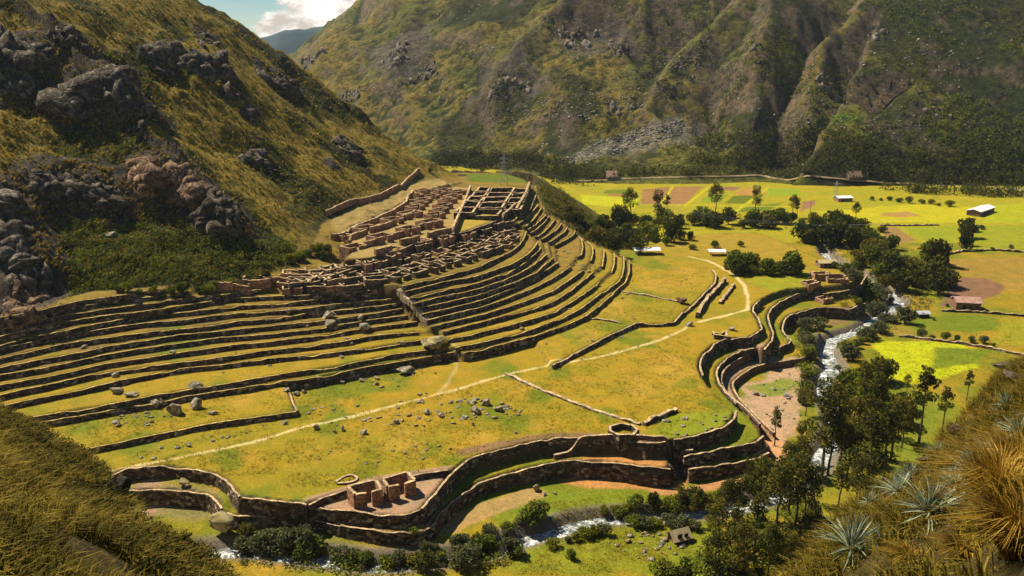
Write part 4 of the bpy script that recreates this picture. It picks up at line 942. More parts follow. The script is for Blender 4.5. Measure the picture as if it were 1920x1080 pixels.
# ------------------------------------------------------------------ farm houses
def plain_mat(name, c1, c2, rough=.8, sc=1.5):
    m, t, b = MAT(name); p = N(t, 'ShaderNodeTexCoord').outputs['Object']
    t.links.new(ramp(t, noise(t, sc, 5, .65, p), [(.35, c1), (.65, c2)]), b.inputs['Base Color']); b.inputs['Roughness'].default_value = rough; return m
M_WHITE = plain_mat('pale_roof_sheet', (.60,.60,.62), (.82,.82,.84), .5); M_TAN = plain_mat('thatch', (.30,.23,.12), (.45,.36,.2)); M_MUD = plain_mat('mud_wall', (.16,.10,.065), (.30,.2,.13))
M_RUST = plain_mat('rusty_roof', (.25,.13,.10), (.42,.27,.22), .6, .6); M_BRICK = plain_mat('brick_wall', (.13,.075,.05), (.22,.13,.09)); M_DARK = plain_mat('dark_opening', (.015,.013,.012), (.03,.025,.02)); M_METAL = plain_mat('grey_metal', (.32,.34,.36), (.45,.47,.5), .4)
def house(label, u, v, L_, W_d, h, rz, roof, wall, rise=.9, over=.5, z=None, roof2=None, cat='house', open_=False, name='farmhouse'):
    g = at(u, v)[0]; root = empty(name, (g[0], g[1], g[2]-.05), rz); tag(root, label, cat)
    x, y = L_/2, W_d/2; m_ = MB()
    if not open_:
        vs = [(-x,-y,-.5),(x,-y,-.5),(x,y,-.5),(-x,y,-.5),(-x,-y,h),(x,-y,h),(x,y,h),(-x,y,h),(-x,0,h+rise),(x,0,h+rise)]
        m_.add(vs, [(0,1,5,4),(2,3,7,6),(1,2,6,9,5),(3,0,4,8,7)]); m_.build('wall', wall, root)
        d_ = MB(); d_.box((-x*.35, -y-.03, 1.0), (.95, .12, 2.0)); d_.build('door', M_DARK, root)
        for s_ in ([.1, .55] if L_ > 6 else [.4]):
            w2 = MB(); w2.box((x*s_*1.3, -y-.03, 1.5), (.8, .12, .7)); w2.build('window', M_DARK, root)
    else:
        for sx in (-1, 1):
            for sy in (-1, 1):
                p_ = MB(); p_.tube((sx*x*.9, sy*y*.9, -.5), (sx*x*.9, sy*y*.9, h), .09); p_.build('post', M_MUD, root)
    xo, yo, dz = x+over, y+over, over*rise/y
    for s_, mt in ((-1, roof), (1, roof2 or roof)):
        r_ = MB(); r_.add([(-xo, s_*yo, h-dz+.08), (xo, s_*yo, h-dz+.08), (xo, 0, h+rise+.08), (-xo, 0, h+rise+.08), (-xo, s_*yo, h-dz+.2), (xo, s_*yo, h-dz+.2), (xo, 0, h+rise+.2), (-xo, 0, h+rise+.2)],
            [(0,1,2,3),(7,6,5,4),(0,4,5,1),(1,5,6,2),(2,6,7,3),(3,7,4,0)]); r_.build('roof', mt, root)
    return root
house('small white roofed farmhouse at the far edge of the yellow fields', 1580, 377, 9, 6, 2.4, .15, M_WHITE, M_MUD, .8)
house('long white roofed shed ending in a brick gable', 1838, 400, 22, 7, 2.6, .75, M_WHITE, M_BRICK, 1.0, cat='shed', name='long_shed')
house('brick farmhouse with a half rusty half white roof beside the ploughed field', 1810, 578, 8, 6, 3.0, -.2, M_RUST, M_BRICK, 1.2, roof2=M_WHITE)
house('wide white canopy at the foot of the terraces', 1212, 476, 10, 4.5, 2.0, .05, M_WHITE, M_MUD, .7, open_=True, cat='shelter', name='camp_shelter')
house('white roofed lean shelter with two sheets in the meadow', 1343, 478, 6, 4, 1.8, -.05, M_WHITE, M_MUD, .5, open_=True, cat='shelter', name='camp_shelter')
house('small grey white tin roof behind the hedge of dark trees', 1480, 494, 4.5, 3, 1.6, .1, M_WHITE, M_MUD, .4, cat='shed', name='tin_shed')
house('straw coloured roof standing just above the sunlit ruin', 1548, 500, 6.5, 4, 2.0, .1, M_TAN, M_MUD, .7, cat='hut', name='thatched_hut')
house('tiny round topped hut in the riverside trees near the brown plot', 1742, 480, 3.2, 3, 2.4, .1, M_METAL, M_ADOBE, .3, over=.2, cat='hut', name='field_hut')
house('brown steep roofed hut by the track under the scree', 1146, 334, 7, 6, 1.6, .1, M_RUST, M_BRICK, 3.4, cat='hut', name='steep_hut')
house('brown tent shaped hut beside the mountain track', 1600, 333, 9, 6, 1.2, .1, M_MUD, M_BRICK, 3.2, cat='hut', name='steep_hut')
house('grey roofed shelter leaning in the trees on the near meadow', 1272, 1012, 3.2, 2.4, 1.1, .4, M_TAN, M_BRICK, 1.1, cat='hut', name='field_hut')
house('dark little hut at the left end of the green field', 1728, 594, 3.6, 3, 1.6, .1, M_METAL, M_DARK, .5, cat='hut', name='field_hut')
# footbridge roof strip near the river head
def pylon(label, u, v, H, wb, arms):
    g = at(u, v)[0]; root = empty('power_pylon', g); tag(root, label, 'pylon'); m_ = MB(); r = .10 if H > 12 else .07
    lv = [0, .25, .48, .68, .85, 1.0]; wd = lambda t: wb*(1-t)**1.1+.18
    for sx, sy in ((-1,-1),(1,-1),(1,1),(-1,1)):
        for a, b in zip(lv, lv[1:]): m_.tube((sx*wd(a), sy*wd(a), a*H-(.5 if a == 0 else 0)), (sx*wd(b), sy*wd(b), b*H), r)
    for a, b in zip(lv, lv[1:]):
        for (p, q) in (((-1,-1),(1,-1)),((1,-1),(1,1)),((1,1),(-1,1)),((-1,1),(-1,-1))):
            m_.tube((p[0]*wd(a), p[1]*wd(a), a*H), (q[0]*wd(b), q[1]*wd(b), b*H), r*.6); m_.tube((q[0]*wd(a), q[1]*wd(a), a*H), (p[0]*wd(b), p[1]*wd(b), b*H), r*.6)
    m_.build('lattice', M_METAL, root)
    for k in arms:
        c_ = MB(); c_.tube((-1.9, 0, k*H), (1.9, 0, k*H), r); c_.tube((-1.9, 0, k*H), (0, 0, k*H+.9), r*.7); c_.tube((1.9, 0, k*H), (0, 0, k*H+.9), r*.7); c_.build('crossarm', M_METAL, root)
    return root, g
py1, g1 = pylon('tall grey lattice pylon standing behind the walled compound', 945, 347, 14.0, 1.6, (.72, .86))
py2, g2 = pylon('small far lattice pylon left of the white roofed farmhouse', 1567, 366, 9.0, 1.0, (.8,))
for i, (u, v, h_) in enumerate([(1519,398,6.5),(1750,378,7),(1660,452,9)]):
    g = at(u, v)[0]; root = empty('utility_pole', g); tag(root, ['wooden pole at the left end of the brown strip in the fields', 'thin pole before the dark trees at the mountain foot', 'utility pole in the riverside wood carrying the wires'][i], 'pole')
    m_ = MB(); m_.tube((0, 0, -.4), (0, 0, h_), .14, .09); m_.build('post', M_MUD, root); m_ = MB(); m_.box((0, 0, h_-.5), (1.8, .12, .12)); m_.build('crossarm', M_MUD, root)
    if i == 2: g3 = g
for j, dz in enumerate((0, .9, 1.8)):
    A3 = Vector((g1[0], g1[1], g1[2]+10+dz*1.6)); B3 = Vector((g3[0]+(j-1)*.8, g3[1], g3[2]+8.5)); m_ = MB(); pr = None
    for k in range(25):
        t_ = k/24; p = A3.lerp(B3, t_); p.z -= 10*4*t_*(1-t_)
        if pr is not None: m_.tube(pr, p, .035, n=4)
        pr = p
    o = m_.build('power_cable', M_METAL); tag(o, '%s of three thin power cables sagging over the wooded gorge' % ['lowest', 'middle', 'highest'][j], 'cable', 'power cables')
# ------------------------------------------------------------------ rocks
def lump(seed, sub=2, cuts=9, flat=1.0, rough_=0.12):
    import bmesh
    rs = np.random.default_rng(seed); bm = bmesh.new(); bmesh.ops.create_icosphere(bm, subdivisions=sub, radius=1.0)
    V = np.array([v.co[:] for v in bm.verts]); Fc = [tuple(v.index for v in f.verts) for f in bm.faces]; bm.free()
    for _ in range(cuts):
        n = rs.normal(size=3); n /= np.linalg.norm(n); d = rs.uniform(.33, .72); s = V@n; V = V-np.outer(np.clip(s-d, 0, None), n)
    V = V*(1+rough_*(rs.random(len(V))-.5))[:, None]; V[:, 2] *= flat
    return V, Fc
def poly_pts(poly, n, seed):
    rs = np.random.default_rng(seed); P = np.array(poly, float); out_ = []
    while len(out_) < n:
        u = rs.uniform(P[:, 0].min(), P[:, 0].max(), n); v = rs.uniform(P[:, 1].min(), P[:, 1].max(), n); k = inside(u, v, P); out_ += list(zip(u[k], v[k]))
    return np.array(out_[:n])
ROCKS = {}
def rock_mesh(kind, seed, sub, mat, flat=.7):
    k = (kind, seed)
    if k not in ROCKS:
        V, Fc = lump(seed, sub, 11, flat); o = mk('rock', V, np.array(Fc), mat, link=False); ROCKS[k] = o.data; bpy.data.objects.remove(o)
    return ROCKS[k]
def rock(u, v, wpx, hpx, label, mat=None, seed=None, name='boulder', group=None, cat='boulder', rz=None):
    seed = seed if seed is not None else int(u*7+v) % 97
    g = at(u, v)[0]; s = g[1]/F
    o = bpy.data.objects.new(name, rock_mesh((mat or M_ROCK).name, seed, 3, mat or M_ROCK)); COL.objects.link(o)
    r = wpx*s/2*1.25; hz = hpx*s/2*1.6
    o.location = (g[0], g[1]+r*.3, g[2]+hz*.38); o.scale = (r, r*random.uniform(.75, 1.0), hz); o.rotation_euler = (random.uniform(-.15, .15), random.uniform(-.2, .2), random.uniform(-.5, .5) if rz is None else rz)
    return tag(o, label, cat, group)
for a in [
 (618,597,34,24,'largest pale grey boulder lying high across the left terraces'),(616,614,26,20,'dark reddish boulder just under the largest terrace boulder'),(675,602,24,19,'brown rounded boulder right of the largest terrace boulder'),(682,618,24,20,'brown rock breaking the terrace under the rounded boulder'),
 (811,652,50,36,'big yellow lichen covered boulder at the stairway foot',M_ROCKY),(850,668,22,18,'pale boulder at the right corner below the stairway foot',M_ROCKY),
 (656,645,17,11,'small pale boulder in the gap of a low terrace left of the stairway'),(670,660,13,10,'small white boulder under the lowest terraces, centre'),(752,648,14,10,'pale boulder on a low terrace near the stairway foot'),(641,672,10,9,'pointed little pale rock on the lower terrace'),
 (367,766,33,36,'tall striped boulder standing in the middle of the corner terrace',None,11),(327,778,36,34,'leaning split boulder left of the striped boulder'),(292,763,20,22,'dark round boulder at the left end of the boulder row'),(302,760,13,17,'upright slab leaning behind the dark round boulder'),
 (401,778,20,12,'low boulder right of the striped boulder'),(220,738,32,15,'long scooped boulder on the lower left terrace'),(240,745,30,14,'tilted slab right of the scooped boulder'),(362,728,28,15,'flat boulder breaking the terrace wall above the striped boulder'),(213,708,22,11,'grey angular boulder on the left middle terraces'),
 (157,653,14,10,'white boulder at the far left terraces'),(321,663,14,11,'oval pale boulder in a left terrace wall'),(233,595,9,10,'round pale boulder high on the left terraces'),(540,590,14,14,'dark little boulder left of the largest terrace boulder'),(576,614,7,8,'small pale rock in the terrace wall left of the reddish boulder'),
 (597,717,23,15,'rounded grey boulder by the corner terrace end'),(640,719,15,11,'dark topped boulder right of the rounded grey one'),(678,716,14,8,'brown low rock under the lowest terrace wall'),(705,722,12,10,'squarish dark boulder under the lowest terrace wall'),(760,703,32,20,'large flat boulder at the right end of the boulder scatter'),(741,696,10,8,'small boulder left of the large flat one'),
 (537,735,18,9,'pale rock touching the side wall of the corner terrace'),(557,742,15,9,'dark flat boulder right of the side wall'),(571,737,11,9,'pale boulder beside the dark flat boulder'),(535,796,14,12,'dark boulder pair below the corner terrace'),
 (594,806,16,13,'grey boulder straddling the footpath'),(627,812,9,10,'small dark boulder under the footpath left'),(642,808,11,19,'narrow upright stone under the footpath'),(681,815,17,14,'rounded pale boulder below the footpath'),(745,795,14,14,'knobbly brown boulder below the footpath'),(799,776,19,15,'blocky pink boulder in the stone scatter'),
 (825,782,16,14,'pale boulder with a dark underside in the stone scatter'),(894,776,24,20,'broken slab heap in the right part of the scatter'),(912,762,22,20,'tallest rock of the right part of the scatter'),(936,772,24,16,'ragged pink rock at the right end of the scatter'),(887,798,9,9,'round dark stone under the slab heap'),(967,813,9,8,'lone white stone right of the scatter'),
 (345,913,28,20,'mossy boulder on the grass strip under the curved bow wall',M_ROCKY),(415,1006,66,56,'huge split mossy boulder below the curved walls',M_ROCKY,5),(437,990,26,38,'dark right half of the huge split boulder'),(531,1008,22,34,'pointed standing rock beside the near bushes',M_ROCKY),(476,953,17,15,'round stone leaning on the retaining wall'),(377,942,13,11,'pale stone in the second concave wall'),
 (1007,922,20,17,'pale boulder pair on the meadow below the tall walls',M_ROCKY),(1022,930,9,8,'small white boulder right of the meadow pair'),(1040,927,9,8,'white boulder at the meadow path'),(1418,741,16,9,'flat pale boulder on the bare riverside ground'),(205,444,24,13,'long pale boulder on the green slope of the hill'),
 (1292,612,18,12,'dark stone pile where the path passes the field wall'),(1278,570,24,16,'reddish rubble heap against the field wall',M_CLIFFR),(1372,620,20,10,'stone heap right of the tiny open hut'),(1745,870,24,12,'grey boulder on the grass behind the eucalyptus wood',M_ROCK),(1560,846,22,12,'brown river rock under the tall trees'),
 (1605,580,14,10,'white rock standing in the river head',M_MROCK),(1250,975,36,10,'flat pale gravel rock in the river bend',M_MROCK),(1598,622,14,7,'pink boulder on the outer river bend',M_MROCK)]:
    u, v, w_, h_, lb = a[:5]; rock(u, v, w_, h_, lb, a[5] if len(a) > 5 and a[5] else None, a[6] if len(a) > 6 else None)
STN = [mk('s', *(lambda q: (q[0], np.array(q[1])))(lump(200+i, 1, 6, .7)), [M_ROCK, M_ROCKY, M_MROCK][i % 3], link=False).data for i in range(6)]
def stones(n, poly, smin, smax, label, group, which=None):
    q = poly_pts(poly, n, n+int(poly[0][0])); q = q[np.argsort(q[:, 0])]
    for k, (u, v) in enumerate(q):
        g = at(u, v)[0]
        if np.isnan(g[0]): continue
        o = bpy.data.objects.new('stone', random.choice(STN) if which is None else STN[which]); COL.objects.link(o); r = 1.25*random.uniform(smin, smax)*(1 if random.random() < .8 else 1.6)
        o.location = (g[0], g[1], g[2]+r*.2); o.scale = (r*random.uniform(.8, 1.4), r, r*random.uniform(.5, .9)); o.rotation_euler = (0, 0, random.uniform(0, 6)); tag(o, label+', %s from the left' % ordn(k), 'stone', group)
stones(58, [(560,762),(690,745),(830,730),(980,765),(990,790),(860,800),(640,800),(570,790)], .28, .62, 'small stone in the dense scatter along the footpath', 'stones scattered along the footpath')
stones(26, [(840,755),(900,745),(985,768),(975,785),(850,790)], .3, .75, 'stone in the rubble patch at the right end of the scatter', 'rubble patch stones')
stones(26, [(205,775),(260,765),(330,775),(300,800),(210,800)], .25, .55, 'small stone in the ring of stones on the corner terrace', 'stones on the corner terrace')
stones(24, [(220,830),(430,790),(520,790),(470,812),(300,860),(225,860)], .25, .6, 'small stone between the corner terrace wall and the footpath', 'stones under the corner terrace')
stones(26, [(640,700),(820,690),(850,710),(700,735)], .25, .55, 'small stone under the lowest terrace wall', 'stones under the lowest terrace wall')
stones(30, [(60,640),(700,560),(745,600),(740,660),(300,720),(60,740)], .22, .5, 'pale stone lying on the left terraces', 'stones on the left terraces', 2)
stones(20, [(600,830),(950,830),(900,860),(700,890),(560,880)], .2, .45, 'small stone on the open plain above the dirt yard', 'stones on the open plain')
stones(26, [(960,560),(1180,500),(1330,500),(1300,570),(1150,660),(1000,720)], .25, .5, 'dark stone dotting the fields right of the terraces', 'stones in the right fields')
stones(40, [(1130,1010),(1290,990),(1290,1040),(1180,1060)], .2, .5, 'pale stone in the rubble on the near meadow', 'rubble on the near meadow')
stones(24, [(1400,720),(1510,690),(1500,800),(1450,820)], .3, .7, 'pale stone on the bare riverside ground', 'stones on the bare riverside ground')
stones(20, [(1230,790),(1370,775),(1370,800),(1270,822)], .25, .5, 'stone sunk in the mossy platform', 'stones on the mossy platform')
stones(26, [(1015,450),(1065,462),(1140,515),(1165,528),(1100,510),(1040,480)], .3, .6, 'stone in the rubble chute between the terrace flights', 'rubble chute stones')
# river rocks
for i in range(34):
    k = 12+int(i*(len(RIV)-18)/34); p = RIV[k]; a_ = random.uniform(-2, 2)
    o = bpy.data.objects.new('river_rock', random.choice(STN)); COL.objects.link(o); r = random.uniform(.3, .8)
    o.location = (p[0]+a_, p[1]+random.uniform(-1, 1), p[2]+.1); o.scale = (r*1.2, r, r*.7); tag(o, 'dark rock breaking the white water, %s upstream in the river' % ordn(33-i), 'rock', 'rocks in the river')
# cliffs of the hill: blocks of bedrock, each outcrop one thing
M_CLIFFG = rock_mat('grey_cliff', (0.014,0.012,0.010), (0.10,0.082,0.064), (0.34,0.28,0.22), 0.3, 0.7)
CL = [('dark outcrop high at the left edge of the hill', [(0,90,70),(60,110,80),(30,160,70)], M_CLIFF), ('dark fin of rock above the round crag', [(135,75,50),(120,60,36)], M_CLIFF), ('big round dark crag in the upper left of the hill', [(170,185,95),(215,190,85),(150,200,60),(240,170,60)], M_CLIFF),
      ('small broken crag right of the round crag', [(285,215,50),(262,240,40)], M_CLIFF), ('dark ledges near the hill top centre', [(300,110,60),(370,120,60),(415,128,50)], M_CLIFF), ('thin ledges on the hill shoulder', [(505,148,60),(545,166,46)], M_CLIFF),
      ('red and grey cliff in the middle of the hill foot', [(285,335,66),(325,340,70),(365,360,66)], M_CLIFFR), ('dark shattered right end of the red cliff', [(405,385,66),(440,400,66),(425,420,60),(395,415,46)], M_CLIFF),
      ('grey block cliff left of the red cliff', [(80,345,60),(120,352,64),(165,362,60),(205,372,56)], M_CLIFF), ('grey cliff column down the left edge', [(25,385,60),(35,430,60),(45,480,56),(60,520,60)], M_CLIFFG), ('reddish base of the left cliff column', [(58,560,54),(45,600,54),(20,610,50)], M_CLIFFR),
      ('dark outcrop above the brown village', [(655,282,50),(675,290,34)], M_CLIFF), ('lone dark rock ridge on the lower hill slope', [(480,300,40),(500,318,34)], M_CLIFF), ('small slabs over the red cliff', [(395,78,44),(430,180,44),(470,215,40)], M_CLIFF)]
def chunk_batch(centers, scales, mat, name, seed, tilt=(.25, .25), join=False):
    if join and len(centers) > 2:
        C_ = np.array(centers); S_ = np.array([min(s[0], s[1]) for s in scales]); m0 = int(np.argmin(np.linalg.norm(C_-np.median(C_, 0), axis=1))); keep = {m0}; grow = True
        while grow:
            grow = False
            for i in range(len(C_)):
                if i not in keep and any(np.linalg.norm(C_[i]-C_[j]) < .85*(S_[i]+S_[j]) for j in keep): keep.add(i); grow = True
        if len(keep) > 3: centers = [centers[i] for i in sorted(keep)]; scales = [scales[i] for i in sorted(keep)]
    rs = np.random.default_rng(seed); base = [lump(500+i, 2, 11, 1.0, .02) for i in range(6)]; V = []; Fs = []; nb_ = 0
    for c, s in zip(centers, scales):
        b_, f_ = base[rs.integers(6)]; a = rs.uniform(-.6, .6); t_ = rs.uniform(-.35, .35)
        v = b_*np.array(s); ca, sa = math.cos(t_), math.sin(t_); v = np.stack([v[:, 0]*ca-v[:, 2]*sa, v[:, 1], v[:, 0]*sa+v[:, 2]*ca], -1)
        ca, sa = math.cos(a), math.sin(a); v = np.stack([v[:, 0]*ca-v[:, 1]*sa, v[:, 0]*sa+v[:, 1]*ca, v[:, 2]], -1)+c
        V.append(v); Fs.append(np.array(f_)+nb_); nb_ += len(v)
    return mk(name, np.vstack(V), np.vstack(Fs), mat)
for i, (lb, blobs, mt) in enumerate(CL):
    for bi, (u, v, w_) in enumerate(sorted(blobs)):
        cs = []; ss = []; rs = np.random.default_rng(i*9+int(u)); n_ = int(12+w_/3)
        uu = rs.normal(u, w_*.24, n_); vv = rs.normal(v, w_*.17, n_)
        for g in at(uu, vv):
            if np.isnan(g[0]) or g[1] > 600: continue
            r = (.9+3.6*random.random()**2.2)*g[1]/260*w_/58; cs.append(np.array([g[0]-.35*r, g[1]+.15*r, g[2]-r*.22])); ss.append((r*random.uniform(1.0, 1.6), r*random.uniform(.7, 1.1), r*random.uniform(1.0, 1.9)))
        o = chunk_batch(cs, ss, mt, 'rock_outcrop', i*5+40+bi, join=True); tag(o, lb+('' if len(blobs) == 1 else ', %s piece' % (['left', 'right'] if len(blobs) == 2 else ['left', 'middle', 'right', 'far right'] if len(blobs) < 4 else ORD)[bi]), 'rock outcrop', 'rock outcrops of the hill')
M_MCL = rock_mat('mountain_crag', (0.035,0.028,0.024), (0.12,0.095,0.078), (0.30,0.25,0.21), 0.5, 0.16)
for i, (lb, u, v, w_, h_, n_) in enumerate([('pale crag on the skyline spur at the left of the mountain', 590, 122, 50, 56, 40), ('lower dark crag under the skyline spur', 655, 178, 36, 40, 26), ('grey crag face between the two left ridges', 745, 105, 60, 66, 46), ('broken crag at the foot of the second left ridge', 800, 140, 44, 30, 26),
    ('dark cliff under the rounded middle spur', 950, 168, 90, 34, 44), ('vertical dark cliffs in the upper middle', 1085, 80, 90, 44, 46), ('small cliff on the long green slope', 1160, 95, 40, 22, 16), ('brown craggy nose of the sunny right spur', 1548, 160, 34, 30, 26), ('rocky rib high right of the dark gully', 1420, 110, 16, 90, 24),
    ('dark rocky band above the scree', 1180, 205, 110, 14, 26), ('thin pillar of pale rock on the right slope', 1673, 158, 8, 14, 5), ('rocky patch on the lower right slope', 1760, 212, 90, 20, 20), ('pale slab at the bottom right of the mountain', 1817, 240, 12, 18, 6), ('rough crag high on the right slope', 1640, 70, 50, 26, 16)]):
    rs = np.random.default_rng(900+i); uu = rs.normal(u, w_*.33, n_); vv = rs.normal(v, h_*.33, n_); cs = []; ss = []
    for g in march(uu, vv, MG, 560, 1700, 900):
        if np.isnan(g[0]): continue
        r = rs.uniform(2.8, 6.5)*g[1]/800; cs.append(np.array([g[0], g[1]+r*.4, g[2]-r*.5])); ss.append((r*rs.uniform(.6, 1.1), r*.9, r*rs.uniform(1.2, 2.4)))
    tag(chunk_batch(cs, ss, M_MCL, 'mountain_crag', 930+i, join=True), lb, 'crag', 'crags of the mountain')
# pale blocks of the scree tongue on the mountain
cs = []; ss = []
def march_big(q, f, y0, y1, n=900):
    r = [march(q[i:i+1500, 0], q[i:i+1500, 1], f, y0, y1, n) for i in range(0, len(q), 1500)]; r = np.vstack(r); return r[~np.isnan(r[:, 0])]
q = np.vstack([poly_pts([(1050,300),(1150,255),(1280,225),(1280,250),(1180,280),(1080,312)], 620, 3), poly_pts([(900,215),(1100,170),(1200,120),(1330,60),(1300,150),(1100,225),(950,240)], 420, 4), poly_pts([(1300,300),(1700,60),(1880,60),(1750,250),(1500,260)], 260, 5)])
G_ = march_big(q, MG, 560, 1500)
cs = [g for g in G_]; ss = [tuple(np.array([1.5, 1.1, .6])*random.uniform(.35, 1.15)) for _ in cs]
tag(chunk_batch(cs, ss, M_MROCK, 'scree', 77), kind='stuff')
# ------------------------------------------------------------------ foliage
def leaf_mat(name, c1, c2, c3, hue=True):
    m, t, b = MAT(name); oi = N(t, 'ShaderNodeObjectInfo'); p = pos(t)
    g_ = N(t, 'ShaderNodeNewGeometry')
    f = math_n(t, 'ADD', math_n(t, 'MULTIPLY', noise(t, .9, 3, .6, p), .55), math_n(t, 'MULTIPLY', g_.outputs['Random Per Island'], .3))
    f = math_n(t, 'ADD', f, math_n(t, 'MULTIPLY', oi.outputs['Random'], .25)); f = math_n(t, 'ADD', f, math_n(t, 'MULTIPLY', math_n(t, 'SUBTRACT', noise(t, .22, 3, .6, p), .5), .5))
    c = ramp(t, f, [(.28, c1), (.52, c2), (.78, c3)]); t.links.new(c, b.inputs['Base Color'])
    tr = N(t, 'ShaderNodeBsdfTranslucent'); t.links.new(c, tr.inputs[0]); ms_ = N(t, 'ShaderNodeMixShader', inp={0: .28})
    t.links.new(b.outputs[0], ms_.inputs[1]); t.links.new(tr.outputs[0], ms_.inputs[2]); t.links.new(ms_.outputs[0], t.nodes['Material Output'].inputs[0]); return m
M_EUC = leaf_mat('eucalyptus_leaves', (.022,.030,.006), (.065,.070,.010), (.21,.165,.018))
M_BUSH = leaf_mat('bush_leaves', (.024,.038,.006), (.075,.100,.010), (.23,.24,.018))
M_OLIVE = leaf_mat('olive_leaves', (.05,.058,.022), (.09,.10,.04), (.16,.16,.06))
M_LIME = leaf_mat('lime_leaves', (.06,.08,.006), (.13,.15,.010), (.24,.22,.012))
M_DARKW = leaf_mat('wood_leaves', (.010,.015,.003), (.030,.038,.006), (.10,.10,.012))
M_BARK = plain_mat('bark', (.06,.042,.03), (.13,.10,.075), .9, 3)
def leaves(centers, radii, per, size, seed, up=.25, droop=False):
    rs = np.random.default_rng(seed); V = []
    for c, r in zip(centers, radii):
        n_ = max(4, int(per*(r**2))); d = rs.normal(size=(n_, 3)); d /= np.linalg.norm(d, axis=1)[:, None]; rr = rs.uniform(.55, 1.0, n_)**.6
        p = np.array(c)+d*rr[:, None]*np.array([1, 1, .8])*r
        a = rs.normal(size=(n_, 3))+d*.6; a[:, 2] += up; a /= np.linalg.norm(a, axis=1)[:, None]
        b_ = np.cross(a, rs.normal(size=(n_, 3))); b_ /= np.linalg.norm(b_, axis=1)[:, None]; c_ = np.cross(a, b_)
        s = size*rs.uniform(.6, 1.3, n_)[:, None]
        V.append(np.stack([p-b_*s, p-c_*s*.5, p+b_*s, p+c_*s*.5], 1).reshape(-1, 3))
    V = np.vstack(V); return V, np.arange(len(V)).reshape(-1, 4)
def merge(parts):
    vs = []; fs = []; n_ = 0
    for v, f in parts: vs.append(v); fs.append(f+n_); n_ += len(v)
    return np.vstack(vs), np.vstack(fs)
def trunk_mesh(H, r, seed, limbs=6, bend=.5, h0=.4, spread=1.6):
    rs = random.Random(seed); m_ = MB(); pts = [Vector((0, 0, -.6))]
    for i in range(1, 6): pts.append(Vector((rs.uniform(-bend, bend)*i/5, rs.uniform(-bend, bend)*i/5, H*.92*i/5)))
    for i in range(5): m_.tube(pts[i], pts[i+1], r*(1-i*.17), r*(1-(i+1)*.17))
    tips = []
    for k in range(limbs):
        t = rs.uniform(h0, .9); i = min(4, int(t*5)); p = pts[i].lerp(pts[i+1], t*5-i); a = rs.uniform(0, 6.28); L_ = spread*rs.uniform(.6, 1.1)*(1.2-t)
        q = p+Vector((math.cos(a)*L_, math.sin(a)*L_, L_*.7)); m_.tube(p, q, r*.35, r*.12, 4); tips.append(q)
    return m_, tips
def make_euc(seed, H, wd, h0=.38):
    rs = random.Random(seed); tm, tips = trunk_mesh(H, .2+H*.006, seed, 9, .7, h0, wd*1.3)
    cs = [tuple(t_) for t_ in tips]; rr = [rs.uniform(.7, 1.2)*wd*.42 for _ in cs]
    n_ = int(11+H*.7)
    for i in range(n_):
        t = h0+(1-h0)*(i+.5)/n_; w_ = wd*(.45+.75*math.sin(math.pi*min(1, (t-h0)/(1-h0)*.85+.12)))*.75; a = rs.uniform(0, 6.28); q = rs.uniform(.2, 1)*w_
        cs.append((math.cos(a)*q, math.sin(a)*q, H*t)); rr.append(rs.uniform(.45, .95)*wd*.48)
    V, Fc = leaves(cs, rr, 150/wd, .30, seed); return tm, V, Fc
def make_bush(seed, R_, H):
    rs = random.Random(seed); cs = []; rr = []
    for i in range(15):
        a = rs.uniform(0, 6.28); q = rs.uniform(0, .72)*R_; z = H*rs.uniform(.3, .85)*(1-.35*q/R_); cs.append((math.cos(a)*q, math.sin(a)*q, z)); rr.append(rs.uniform(.3, .5)*R_)
    tm, _t = trunk_mesh(H*.7, .1+R_*.03, seed, 5, .3, .25, R_*.6); V, Fc = leaves(cs, rr, 85, .25, seed); return tm, V, Fc
PROT = {}
def proto(key, fn, mat):
    if key not in PROT:
        tm, V, Fc = fn(); a = mk('trunk', tm.v, tm.f, M_BARK, link=False); b_ = mk('crown', V, Fc, mat, link=False); PROT[key] = (a.data, b_.data)
    return PROT[key]
def tree(name, g, key, fn, mat, s, label, cat, group=None, sz=None, simple=False):
    tr, cr_ = proto(key, fn, mat)
    r = empty(name, (g[0], g[1], g[2]), random.uniform(0, 6.28)); r.scale = (s, s, sz or s); tag(r, label, cat, group)
    for nm_, d in (('trunk', tr), ('crown', cr_)):
        o = bpy.data.objects.new(nm_, d); COL.objects.link(o); o.parent = r
    return r
EU = [('e%d' % i, (lambda i=i: make_euc(300+i, 15, [2.6, 3.2, 2.2, 3.6][i], [.4, .32, .5, .45][i]))) for i in range(4)]
def euc(u, v, vt, label, k=None, group='eucalyptus trees', name='eucalyptus_tree', wide=1.0):
    g = at(u, v)[0]; H = (v-vt)*g[1]/F*1.07; k = random.randrange(4) if k is None else k
    return tree(name, g, *EU[k], M_EUC, H/15*wide, label, 'tree', group, H/15)
